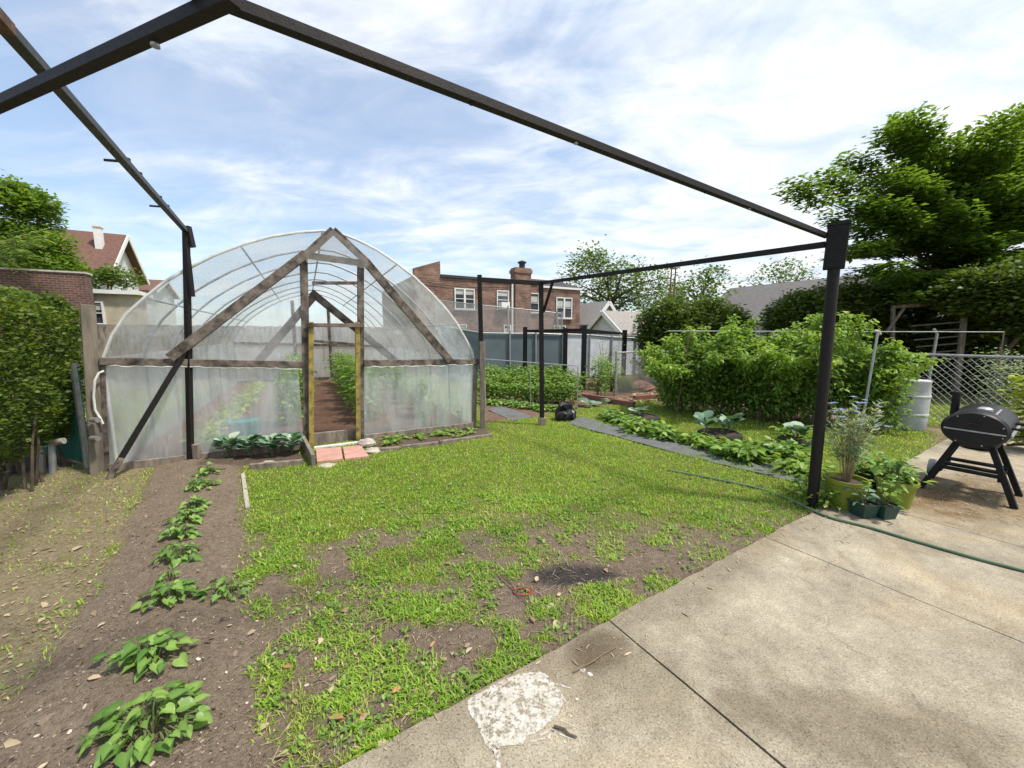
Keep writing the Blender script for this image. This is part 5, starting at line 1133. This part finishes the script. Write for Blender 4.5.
SP = [(150, 728, .26, .16, 46, 'nearest and largest sweet potato plant in the bed', .088), (150, 662, .27, .12, 36, 'second sweet potato plant from the camera, trailing to the left', .08), (172, 602, .20, .12, 30, 'third sweet potato plant from the camera, low and bushy', .075), (226, 594, .15, .12, 20, 'pale sweet potato plant set to the right of the row', .06),
      (177, 558, .18, .14, 34, 'fourth sweet potato plant up the row, dark leaves crowded', .075), (180, 536, .17, .13, 30, 'fifth sweet potato plant up the row', .075), (186, 521, .17, .12, 26, 'sixth sweet potato plant up the row, in the crowded middle', .072), (193, 508, .17, .12, 24, 'seventh sweet potato plant up the row', .07), (202, 487, .18, .16, 34, 'sweet potato plant second from the greenhouse end of the row', .07), (206, 475, .16, .14, 24, 'sweet potato plant at the greenhouse end of the row', .07), (168, 581, .07, .05, 8, 'tiny sweet potato seedling just above the low bushy one', .05), (240, 708, .05, .05, 4, 'lone small sweet potato sprout between bed and lawn', .04)]
for s_ in SP[:-1]: sweet(*s_)
#---- kale and other leafy plants
def rosette(name, label, cat, pos, n, ln, m, tmpl=KALE, hgt=.1, grp=None, up=.7, sc=1.0, parent_loc=None):
    c = Vector(pos); t = thing(name, label, cat, tuple(c), grp); P, D, S_ = [], [], []; mb = MB()
    for k in range(n):
        a = k*2.4+random.uniform(-.3, .3); e = up*(1-.6*k/n*0)+random.uniform(-.3, .35); h_ = hgt*random.uniform(.3, 1); P.append((0.01*math.cos(a), .01*math.sin(a), h_)); D.append((math.cos(a), math.sin(a), e)); S_.append(ln*random.uniform(.7, 1.2))
    mb.tube([c-Z*.02, c+Z*hgt], [.012, .008], 6); leaf_obj('leaves', leaves(tmpl, P, D, S_, .2), m, t); mb.build('stem', M_stem, t); return t
for i, (px, py, l_) in enumerate(((228, 458, 'leftmost kale plant against the greenhouse plastic'), (251, 457, 'second kale plant from the left against the greenhouse plastic'), (272, 456, 'third kale plant from the left against the greenhouse plastic'), (292, 454, 'kale plant nearest the greenhouse door'))):
    rosette('kale_plant', l_, 'kale', gp(px, py), 34, .17, M_kale, hgt=.2, up=.75)
# seedlings in the little bed right of the door
seed = None
for k in range(46):
    t_ = random.random(); px = 382+95*t_; py = 443-10*t_+random.uniform(-6, 3); p_ = gp(px, py)
    if seed is None: seed = rosette('lettuce_seedling', 'small lettuce seedling in the strip bed right of the greenhouse door', 'seedling', p_, 7, .075, M_bean, LEAF, .02, 'lettuce seedlings in the strip bed', .5)
    else: dup(seed, p_, random.uniform(0, 6), sc=random.uniform(.7, 1.3))
# tall weeds/herbs before the right panel
def bushy(name, label, cat, pos, h, r, n, ls, m, tmpl=LEAF, stems=6, grp=None, stem_m=M_stem, taper=.5, zmin=.05, cards=None, sprout=False):
    c = Vector(pos); t = thing(name, label, cat, tuple(c), grp); mb = MB(); P, D, R_ = [], [], []
    tips = [Vector((random.gauss(0, r*.5), random.gauss(0, r*.5), h*random.uniform(.7, 1.05))) for _ in range(stems)]
    for e in tips: mb.tube([c+Vector((e.x*.1, e.y*.1, -.02)), c+Vector((e.x*.5, e.y*.5, e.z*.5)), c+e], [.007, .005, .002], 5, caps=False)
    for k in range(n):
        e = random.choice(tips); u = random.uniform(zmin, 1)**.8; q_ = Vector((e.x*u, e.y*u, e.z*u)); spr = r*(1-taper*u)*random.uniform(.05, .8); a = random.uniform(0, 6.283)
        P.append((q_.x+math.cos(a)*spr, q_.y+math.sin(a)*spr, max(q_.z+random.gauss(0, .02), .01))); D.append((math.cos(a), math.sin(a), random.uniform(-.5, .5)))
    leaf_obj('leaves', leaves(tmpl, P, D, ls*RNG.uniform(.6, 1.3, n), .4), m, t); mb.build('stems', stem_m, t, kind='stuff'); return t
bushy('herb_plant', 'tall feathery herb standing in the strip bed against the right plastic panel', 'herb', gp(441, 428), .55, .12, 160, .09, M_bean, SLIM, 7)
bushy('herb_plant', 'shorter wispy herb left of the tall feathery one in the strip bed', 'herb', gp(424, 430), .40, .10, 90, .08, M_bean, SLIM, 5)
bushy('herb_plant', 'small wispy herb near the right end of the strip bed', 'herb', gp(460, 426), .38, .10, 80, .08, M_bean, SLIM, 5)
#---- inside the greenhouse
def inside(u_, w_, z_=0): return GHL+GHU*u_+GHW*w_+Z*z_
fw = (GHR-GHL).length
proto_t = bushy('tomato_plant', 'leafy tomato plant in the row just right of the doorway inside the greenhouse', 'tomato plant', inside(fw*.66, 1.3), .95, .28, 300, .10, M_bean, LEAF, 7, 'tomato plants inside the greenhouse', taper=.3)
for k in range(1, 11): dup(proto_t, inside(fw*.66+random.uniform(-.08, .08), 1.3+k*.62), k*1.3, sc=random.uniform(.85, 1.15))
for k in range(10): dup(proto_t, inside(fw*.40+random.uniform(-.08, .08), 1.6+k*.72), k*2.1, 'leafy tomato plant in the row left of the doorway inside the greenhouse', 'tomato plants left of the doorway inside the greenhouse', sc=random.uniform(.8, 1.1))
for k in range(9): dup(proto_t, inside(fw*.88+random.uniform(-.08, .08), 1.2+k*.8), k*2.1, 'leafy tomato plant behind the right plastic panel inside the greenhouse', 'tomato plants behind the right plastic panel', sc=random.uniform(.6, .95))
sd_ = None
for k in range(26):
    p_ = inside(fw*.17+random.uniform(-.12, .12), .5+k*.3)
    if sd_ is None: sd_ = bushy('lettuce_plant', 'bright green lettuce in the row behind the left plastic panel', 'lettuce', p_, .14, .16, 46, .11, M_yelleaf, LEAF, 4, 'lettuce row inside the greenhouse', taper=0)
    else: dup(sd_, p_, k*1.7)
tq = inside(fw*.28, .55); tb = thing('storage_tub', 'teal plastic tub standing inside the greenhouse behind the left panel', 'tub', tuple(tq))
M_teal = mat('teal_plastic', (.02, .22, .20), .5, 0, .2); MB().lathe(tq, [(.15, 0), (.19, .30), (.205, .30), (.205, .33)], 20).build('body', M_teal, tb, smooth=True); MB().lathe(tq+Z*.332, [(.21, 0), (.21, .03), (.15, .04)], 20).build('lid', M_teal, tb, smooth=True)
#---- vegetable plot beyond
pb_ = None; grp = 'bean plants in the front row'
for row, (xa, ya, xb, yb, nk) in enumerate(((486, 402, 572, 404, 13), (484, 396, 578, 396, 14), (484, 390, 572, 388, 12), (490, 385, 560, 383, 10))):
    for k in range(nk):
        t_ = k/(nk-1); p_ = G(xa+(xb-xa)*t_+random.uniform(-2, 2), ya+(yb-ya)*t_); p_.z = 0
        if pb_ is None: pb_ = bushy('bean_plant', 'bushy green bean plant in the front row of the far vegetable plot', 'bean plant', p_, .62, .26, 230, .085, M_bean, LEAF, 8, grp, taper=.3)
        else: dup(pb_, p_, random.uniform(0, 6), 'bushy green bean plant in the %s row of the far vegetable plot' % ('front', 'second', 'third', 'rearmost')[row], 'bean plants in the %s row' % ('front', 'second', 'third', 'rearmost')[row], sc=random.uniform(.9, 1.2)*(1.0 if row else .8))
pl_ = None
for k in range(22):
    t_ = k/21; p_ = G(484+(566-484)*t_, 404+10*t_+random.uniform(-1, 1)); p_.z = 0
    if pl_ is None: pl_ = bushy('lettuce_plant', 'low pale green lettuce in the front row of the far vegetable plot', 'lettuce', p_, .13, .15, 40, .10, M_sweet, LEAF, 4, 'lettuce row in front of the beans', taper=0)
    else: dup(pl_, p_, k*1.7)
for (px, py, h, r, m_, lab, nm, cat) in ((597, 397, 1.0, .30, M_bean, 'tall light green bush right of the pipe trellis', 'leafy_bush', 'bush'), (612, 391, .9, .30, M_bean, 'light green bush between the two right enclosure posts', 'leafy_bush', 'bush'), (603, 386, 1.1, .3, M_silver, 'pale wispy bush behind the tall light green one', 'leafy_bush', 'bush'),
                            (625, 392, .45, .28, M_privet, 'dark green rounded plant by the brick edging', 'dark_bush', 'bush'), (640, 381, .7, .35, M_silver, 'dry wispy bush by the low chain link fence', 'leafy_bush', 'bush'), (572, 374, 1.3, .5, M_yelleaf, 'yellow green climber against the dark screen', 'climber', 'climber')):
    bushy(nm, lab, cat, G(px, py), h, r, 420, .09, m_, LEAF, 9, taper=.2)
tree('bare_sapling', 'nearly leafless young sapling between the enclosure posts', 'sapling', G(603, 384), [bl(601, 350, 12, .5, .4, .5, 1), bl(612, 345, 12, .4, .4, .5, 1)], 90, .06, M_treeleaf, .02, spread=.12, per=5, limbs=14, bark=M_cane)
# brick edging of the plot, red rocks
M_edge = mat('brick_edging', (.24, .11, .085), .9, 0, .35, 8, .4)
for (p1, p2, lab) in (((578, 398), (612, 403), 'left run of low red brick edging in the vegetable plot'), ((612, 404), (634, 408), 'right run of low red brick edging in the vegetable plot'), ((634, 401), (664, 399), 'far run of red edging round the straw covered bed')):
    A, B = G(*p1), G(*p2); A.z = B.z = .06; build_top(MB().bar(A, B, .1, .14), 'brick_edging', M_edge, lab, 'edging')
M_rrock = mat('red_rock', (.26, .12, .09), .9, 0, .4, 8, .4)
for px, py, lab in ((632, 390, 'left rock of the red rock heap by the low fence'), (640, 387, 'topmost rock of the red rock heap by the low fence'), (647, 391, 'right rock of the red rock heap by the low fence')): rock(px, py, .22, 'rock', lab, M_rrock, .8, 'rock')
stw = GP([(622, 401), (636, 392), (660, 392), (668, 400), (640, 403)])
n = 1500; xx = RNG.uniform(2.2, 4.2, n); yy = RNG.uniform(7.5, 10.8, n); k_ = inpoly(xx, yy, stw); xx, yy = xx[k_], yy[k_]
leaf_obj('straw_mulch', leaves(SLIM, np.stack([xx, yy, gz(xx, yy)+.015], 1), rdir(len(xx), -.05, .2), RNG.uniform(.08, .2, len(xx)), .3), M_strawleaf, kind='stuff')
#---- fabric strip with plants beside it
def strip(name, left, right, m, z=.0):
    rows = []
    for (a, b) in zip(left, right):
        A, B = G(*a), G(*b); A = A.lerp(B, .3); rows.append([Vector((A.x+(B.x-A.x)*k/5, A.y+(B.y-A.y)*k/5, z+.012+float(gz(np.array([A.x]), np.array([A.y]))[0])+random.uniform(-.006, .008))) for k in range(6)])
    R2 = []
    for i in range(len(rows)-1):
        for j in range(5): R2.append([rows[i][k].lerp(rows[i+1][k], j/5)+Z*random.uniform(-.004, .006) for k in range(6)])
    R2.append(rows[-1]); mb = MB(); nr, ncol = len(R2), 6; mb.add([v for r_ in R2 for v in r_], [(i*ncol+j, i*ncol+j+1, (i+1)*ncol+j+1, (i+1)*ncol+j) for i in range(nr-1) for j in range(ncol-1)])
    return mb.build(name, m, None, smooth=True, kind='structure')
strip('fabric_path', [(562, 428), (590, 436), (625, 446), (665, 457), (710, 468), (760, 480), (790, 487)], [(580, 418), (605, 424), (640, 434), (680, 445), (725, 457), (790, 470), (822, 480)], M_fabric)
strip('fabric_path', [(483, 414), (505, 424)], [(500, 406), (532, 418)], M_fabric)
grp = None
STR = [(607, 424, .25, .26, 'low leafy plant nearest the dark bag beside the fabric strip'), (622, 428, .22, .26, 'second low leafy plant along the fabric strip'), (635, 437, .28, .28, 'third low leafy plant along the fabric strip'), (652, 441, .25, .28, 'strawberry-like plant below the smaller planter'), (664, 444, .2, .22, 'small leafy plant between the two planters and the fabric strip'), (692, 449, .2, .24, 'low leafy plant just left of the larger planter'), (708, 454, .22, .26, 'low leafy plant in front of the larger planter'),
       (730, 462, .26, .28, 'broad leafy plant in front of the larger planter at right'), (745, 466, .24, .26, 'dark leafy plant past the larger planter beside the fabric strip'), (765, 458, .25, .28, 'yellowish leafy plant halfway from the larger planter to the black post'), (784, 463, .28, .3, 'bright leafy plant left of the black post'), (800, 478, .28, .28, 'lush leafy plant touching the foot of the black post'), (793, 447, .3, .3, 'leafy plant behind the black post, left side')]
for i, (px, py, h, r, lab) in enumerate(STR): bushy('leafy_plant', lab, 'leafy plant', gp(px+3, py-4), h*.72, r*.8, 170, .11, [M_bean, M_sweet, M_rasp][i % 3], LEAF, 7, taper=.1)
# planters made from cut tyres
M_tyre = mat('old_tyre', (.035, .030, .027), .85, 0, .5, 14, .4)
def planter(px, py, R0, h, label, nl, lsz):
    c = gp(px, py); t = thing('tyre_planter', label, 'planter', tuple(c)); MB().lathe(c, [(R0*.85, -.01), (R0*1.0, h*.2), (R0*1.04, h*.55), (R0, h*.85), (R0*.9, h), (R0*.8, h*.97), (R0*.8, h*.6)], 28, sx=1.0, sy=.9).build('tyre', M_tyre, t, smooth=True)
    MB().lathe(c+Z*.0, [(R0*.82, h*.3), (R0*.8, h*.86), (R0*.3, h*.97)], 20, sy=.9).build('soil', M_soil, t, smooth=True)
    return c, h
c, h_ = planter(719, 440, .30, .13, 'larger dark tyre planter holding silvery cabbages before the raspberry bush', 0, 0)
for (dx, dy, lab) in ((-.2, .0, 'silvery cabbage plant at the left side of the larger tyre planter'), (.16, .05, 'silvery cabbage plant at the right side of the larger tyre planter'), (0, -.08, 'small silvery cabbage plant in the middle of the larger tyre planter')):
    rosette('cabbage_plant', lab, 'cabbage', c+Vector((dx, dy, h_*.9)), 17 if dy >= 0 else 9, .22 if dy >= 0 else .15, M_kale, hgt=.14, up=1.0)
c, h_ = planter(642, 422, .30, .12, 'smaller dark tyre planter beyond, near the brick edging', 0, 0)
rosette('cabbage_plant', 'cabbage plant in the smaller tyre planter', 'cabbage', c+Vector((-.05, 0, h_*.9)), 14, .19, M_kale, hgt=.06, up=.7)
c, h_ = planter(796, 446, .22, .12, 'tyre planter half hidden behind the black post', 0, 0)
rosette('cabbage_plant', 'silvery cabbage plant in the half hidden tyre planter', 'cabbage', c+Z*h_*.9, 16, .2, M_kale, hgt=.1, up=.9)
rosette('cabbage_plant', 'pale cabbage growing in the soil behind the dark bag', 'cabbage', G(590, 407), 9, .25, M_kale, hgt=.03, up=.5); rosette('cabbage_plant', 'pale cabbage nearer the brick edging', 'cabbage', G(606, 404), 9, .22, M_kale, hgt=.03, up=.5)
# dark crumpled bag
c = gp(565, 420); mb = MB(); n = 18
prof = [(.16, 0), (.2, .06), (.19, .15), (.12, .22), (.14, .30), (.05, .33)]; mb.lathe(c, prof, n); mb.V = [v+Vector((random.gauss(0, .022), random.gauss(0, .022), random.gauss(0, .015))) for v in mb.V]
build_top(mb, 'garden_bag', mat('black_plastic', (.014, .014, .016), .35, 0, .3, 10, .3), 'crumpled black plastic bag at the near end of the fabric strip', 'bag')
#---- pots by the right post
def pot(px, py, r0, r1, h, m, name, label, cat, square=False, rot=.3):
    c = G(px, py, .0); c.z = float(max(gz(np.array([c.x]), np.array([c.y]))[0], 0)) if polydist(np.array([c.x]), np.array([c.y]), P_slab)[0] < 0 else .03
    t = thing(name, label, cat, tuple(c)); k = 4 if square else 26; ax = (Vector((math.cos(rot), math.sin(rot), 0)), Vector((-math.sin(rot), math.cos(rot), 0)), Z)
    q_ = 1.32 if square else 1; o = MB().lathe(c, [(r0*q_, 0), (r1*q_, h*.88), (r1*1.09*q_, h*.88), (r1*1.09*q_, h), (r1*.98*q_, h), (r1*.95*q_, h*.8)], k, ax=ax).build('container', m, t, smooth=not square, bev=.004 if square else 0)
    MB().lathe(c, [(r1*.9*q_, h*.5), (r1*.93*q_, h*.86), (r1*.2, h*.9)], k, ax=ax).build('soil', M_soil, t); return c, h
M_ypot = mat('yellow_green_pot', (.19, .225, .02), .5, 0, .2, 5, .1); M_gpot = mat('dark_green_pot', (.022, .065, .05), .55, 0, .3, 5, .1)
c, h_ = pot(843, 509, .12, .15, .26, M_ypot, 'flower_pot', 'large yellow-green pot of cornflowers beside the black post', 'pot')
def cornflower(c):
    t = thing('cornflower_plant', 'tall silvery cornflower plant with small blue blooms in the large yellow-green pot', 'flower', tuple(c)); mb = MB(); P, D, B_ = [], [], []
    for k in range(46):
        a = random.uniform(0, 6.283); q_ = random.uniform(.04, .27); h = random.uniform(.42, .74); e = Vector((math.cos(a)*q_, math.sin(a)*q_, h)); b = Vector((e.x*.12, e.y*.12, 0)); md = (b+e)/2+Vector((-e.x*.15, -e.y*.15, .05)); pts = [b.lerp(md, .5), md, md.lerp(e, .5), e]
        mb.tube([c+b]+[c+p_ for p_ in pts], .0022, 4, caps=False)
        for j in range(24):
            u = random.uniform(.35, 1); p_ = b.lerp(e, u); aa = random.uniform(0, 6.283); P.append(tuple(p_)); D.append((math.cos(aa), math.sin(aa), random.uniform(.1, 1.0)))
        if random.random() < .7 and h > .5: B_.append(e)
    leaf_obj('leaves', leaves(SLIM, P, D, RNG.uniform(.04, .085, len(P)), .4), M_silver, t); mb.build('stems', mat('dry_stem', (.33, .25, .13), .8, 0, .4, 20), t, kind='stuff')
    M_blue = leafmat('blue_petal', (.16, .20, .55), (.32, .38, .75), .3, .6, (.4, .45, .8))
    for e in B_:
        k = 12; P = [tuple(e)]*k; D = [(math.cos(i*6.283/k), math.sin(i*6.283/k), .35) for i in range(k)]; leaf_obj('bloom', leaves(CARD, P, D, RNG.uniform(.02, .034, k), .2), M_blue, t)
cornflower(c+Z*h_*.88)
c2, h2 = pot(893, 508, .105, .135, .24, M_ypot, 'flower_pot', 'yellow-green pot behind the pair of square dark green pots', 'pot')
bushy('potted_plant', 'leafy pale green plant filling the rear yellow-green pot', 'potted plant', c2+Z*h2*.85, .22, .17, 110, .07, M_sweet, LEAF, 7, taper=.1)
c3, h3 = pot(862, 519, .06, .078, .125, M_gpot, 'square_pot', 'left one of the two small square dark green pots', 'pot', True, .9)
bushy('potted_plant', 'half withered seedling in the left square pot', 'potted plant', c3+Z*h3*.85, .17, .10, 36, .055, M_kale, LEAF, 4, taper=.1)
c4, h4 = pot(882, 520, .06, .078, .125, M_gpot, 'square_pot', 'right one of the two small square dark green pots', 'pot', True, .9)
bushy('potted_plant', 'green leafy seedling in the right square pot', 'potted plant', c4+Z*h4*.85, .24, .12, 60, .06, M_bean, LEAF, 5, taper=.1)
c5, h5 = pot(872, 496, .10, .13, .2, M_black, 'flower_pot', 'black pot hidden in leaves behind the square pots', 'pot')
bushy('potted_plant', 'leafy plant with pale veined leaves in the black pot', 'potted plant', c5+Z*h5*.85, .18, .17, 90, .07, M_bean, HEART, 6, taper=.1)
bushy('weed_clump', 'weedy clump hiding the foot of the black post', 'weeds', gp(822, 511), .22, .17, 150, .06, M_rasp, LEAF, 7, taper=.2)
bushy('weed_clump', 'small weed patch between black post and yellow pot', 'weeds', gp(808, 497), .25, .2, 130, .07, M_bean, LEAF, 6, taper=.2)
bushy('weed_clump', 'green weeds behind the large yellow-green pot', 'weeds', gp(858, 488), .28, .2, 150, .07, M_bean, LEAF, 6, taper=.2)
# golden shrub behind the smoker
yb = Vector((6.85, 4.95, 0)); bushy('golden_shrub', 'bright yellow-green shrub at the right edge behind the smoker', 'shrub', yb, 1.12, .24, 700, .10, M_yelleaf, LEAF, 12, taper=0)
bushy('grey_shrub', 'dull blue-grey shrub behind the chain link at the right edge', 'shrub', (8.9, 6.9, 0), 1.35, .35, 900, .055, M_silver, LEAF, 12, taper=0)
#---- garden hose
def hose(pts, name, label, m, r=.011):
    P = []
    n = len(pts)
    for i in range(n-1):
        p0, p1, p2, p3 = pts[max(i-1, 0)], pts[i], pts[i+1], pts[min(i+2, n-1)]
        for k in range(10):
            t = k/10; v = .5*((2*p1)+(-p0+p2)*t+(2*p0-5*p1+4*p2-p3)*t*t+(-p0+3*p1-3*p2+p3)*t**3); P.append(v)
    P.append(pts[-1]); return build_top(MB().tube(P, r, 8), name, m, label, 'hose', smooth=True)
def onground(px, py, dz=.012):
    p_ = G(px, py, 0); ins = polydist(np.array([p_.x]), np.array([p_.y]), P_slab)[0] > -.06; z0 = .03 if ins else float(gz(np.array([p_.x]), np.array([p_.y]))[0]); return G(px, py, z0+dz)
hose([onground(*p_) for p_ in ((668, 470), (700, 476), (735, 483), (765, 490), (790, 500), (812, 510), (832, 518), (868, 527), (905, 538), (950, 551), (990, 562), (1030, 572), (1080, 582))], 'garden_hose', 'green garden hose running from the lawn past the pots across the concrete', mat('green_hose', (.10, .17, .09), .5, 0, .3, 6, .1, col2=(.06, .11, .06)))
#---- small things on the ground
ringp = [gp(523+9.5*math.cos(a_), 593+3.6*math.sin(a_))+Z*.012 for a_ in np.linspace(0, 2*math.pi, 22)]
build_top(MB().tube(ringp, .0035, 6), 'wire_ring', mat('red_plastic', (.42, .04, .03), .5), 'thin red ring lying on the bare soil by the dark burnt patch', 'ring')
def twig(pa, pb, r, label, m=M_cane, z=.034, bend=.01):
    A, B = G(*pa, z+r), G(*pb, z+r); build_top(MB().tube([A, A.lerp(B, .35)+Z*bend*.3+Vector((bend, 0, 0)), A.lerp(B, .7)-Vector((bend*.6, 0, 0)), B], [r, r, r*.85, r*.6], 6), 'twig', m, label, 'twig', smooth=True)
twig((573, 672), (617, 647), .0035, 'straight pale twig lying on the concrete above the paint splash')
twig((554, 726), (577, 737), .005, 'short dark stick at the right of the paint splash', M_bark)
twig((358, 614), (388, 590), .004, 'long brown twig lying in the sparse grass', M_bark, .02)
twig((500, 575), (528, 604), .004, 'thin twig reaching toward the red ring', M_bark, .02); twig((378, 632), (345, 652), .004, 'crooked twig on bare soil left of centre', M_bark, .02)
M_bleaf = leafmat('brown_leaf', (.35, .17, .07), (.50, .30, .15), .15, .8)
for (px, py, s, lab) in ((329, 720, .085, 'large curled orange-brown leaf on the grass near the bottom'), (285, 668, .06, 'tan dry leaf on the soil left of the grass'), (402, 690, .06, 'pale tan dry leaf beside the nearest grass patch'), (357, 716, .05, 'small brown dry leaf right of the large orange-brown one'), (430, 650, .045, 'small pale dry leaf on bare soil'), (500, 480, .05, 'pale dry leaf far back on the lawn')):
    p_ = gp(px, py)+Z*.03; o_ = leaf_obj('dry_leaf', leaves(T([(0, 0, 0), (.3, .2, .10), (.35, 0, .0), (.3, -.24, .14), (.7, .24, .12), (.72, 0, .03), (.65, -.15, .16), (1, .1, .08)], LEAF[1]), [(0, 0, -.015)], [(random.uniform(-1, 1), random.uniform(-1, 1), .1)], [s*.85], .2), M_bleaf, None, p_); tag(o_, lab, 'leaf')

def weeds():
    parts = []; V = []
    n = 9000; r = np.exp(RNG.uniform(np.log(1.4), np.log(5.0), n)); a = RNG.uniform(-1, 1, n); x = r*np.sin(a); y = r*np.cos(a); f = fields(x, y)
    k = (RNG.random(n) < (f['grass']*.25+f['bare']*.10)*(fbm(x, y, 3.3, 44) > .5)) & ~f['slab']; x, y = x[k][:420], y[k][:420]; n = len(x); m = 9
    P = np.repeat(np.stack([x, y, gz(x, y)+.006], 1), m, 0)+np.concatenate([RNG.normal(0, .018, (n*m, 2)), np.abs(RNG.normal(0, .008, (n*m, 1)))], 1)
    return leaves(LEAF, P, rdir(n*m, .05, .6), np.repeat(RNG.uniform(.012, .034, n), m)*RNG.uniform(.7, 1.2, n*m), .4)
leaf_obj('lawn_weeds', weeds(), M_bean, kind='stuff')
def thatch():
    x, y, r = scatter_field(26000, 'grass', 1.3, 5.5, .8); x2, y2, r2 = scatter_field(9000, 'bare', 1.3, 5, .5); x = np.concatenate([x, x2]); y = np.concatenate([y, y2]); n = len(x)
    return leaves(T([(0, -.03, 0), (0, .03, 0), (1, .015, .02), (1, -.015, .02)], [(0, 1, 2, 3)]), np.stack([x, y, gz(x, y)+.006], 1), rdir(n, -.08, .15), RNG.uniform(.02, .06, n), .2)
leaf_obj('thatch', thatch(), M_strawleaf, kind='stuff')

# boundary fence and growth beyond the far end of the greenhouse
pb0, pb1 = Vector((-13.5, 10.5, 0)), Vector((-1.5, 17.5, 0)); bf = thing('board_fence', 'weathered grey board fence seen through the far end of the greenhouse', 'fence', tuple((pb0+pb1)/2)); dB = (pb1-pb0).normalized(); nB_ = int((pb1-pb0).length/.15)
mb = MB()
for k in range(nB_): c_ = pb0+dB*(k*.15+.07); mb.box(c_+Z*(.93+random.uniform(-.015, .015)), (.142, .02, 1.85), (dB, dB.cross(Z), Z))
mb.build('boards', M_wood, bf)
for z_ in (.4, 1.5): MB().bar(pb0+Z*z_-dB.cross(Z)*.04, pb1+Z*z_-dB.cross(Z)*.04, .04, .09).build('rail', M_wood, bf)
for k in range(7): c_ = pb0+dB*(k*2.2)-dB.cross(Z)*.1; MB().bar(c_-Z*.05, c_+Z*1.8, .09, .09).build('post', M_wood, bf)

def slab_litter():
    P = []
    for px, py, sx_, sy_, n in ((985, 500, .40, .25, 1500), (900, 490, .35, .28, 600), (850, 520, .35, .10, 260)):
        c = G(px, py); P.append(np.array([c.x, c.y])+np.stack([RNG.normal(0, sx_, n), RNG.normal(0, sy_, n)], 1)@np.array([[U.x, U.y], [W.x, W.y]]))
    ne = 170; e = RNG.uniform(0, (E1-E0).length, ne); P.append(np.array([E0.x, E0.y])+np.outer(e, [EU.x, EU.y])-np.outer(np.abs(RNG.normal(0, .12, ne)), [EW.x, EW.y]))
    P = np.concatenate(P); n = len(P); ins = polydist(P[:, 0], P[:, 1], P_slab) > .03; z = np.where(ins, .034, gz(P[:, 0], P[:, 1])+.008)
    return leaves(SLIM, np.column_stack([P, z]), rdir(n, -.04, .12), np.exp(RNG.normal(-3.9, .45, n)), .3)
leaf_obj('straw_litter', slab_litter(), M_strawleaf, kind='stuff')
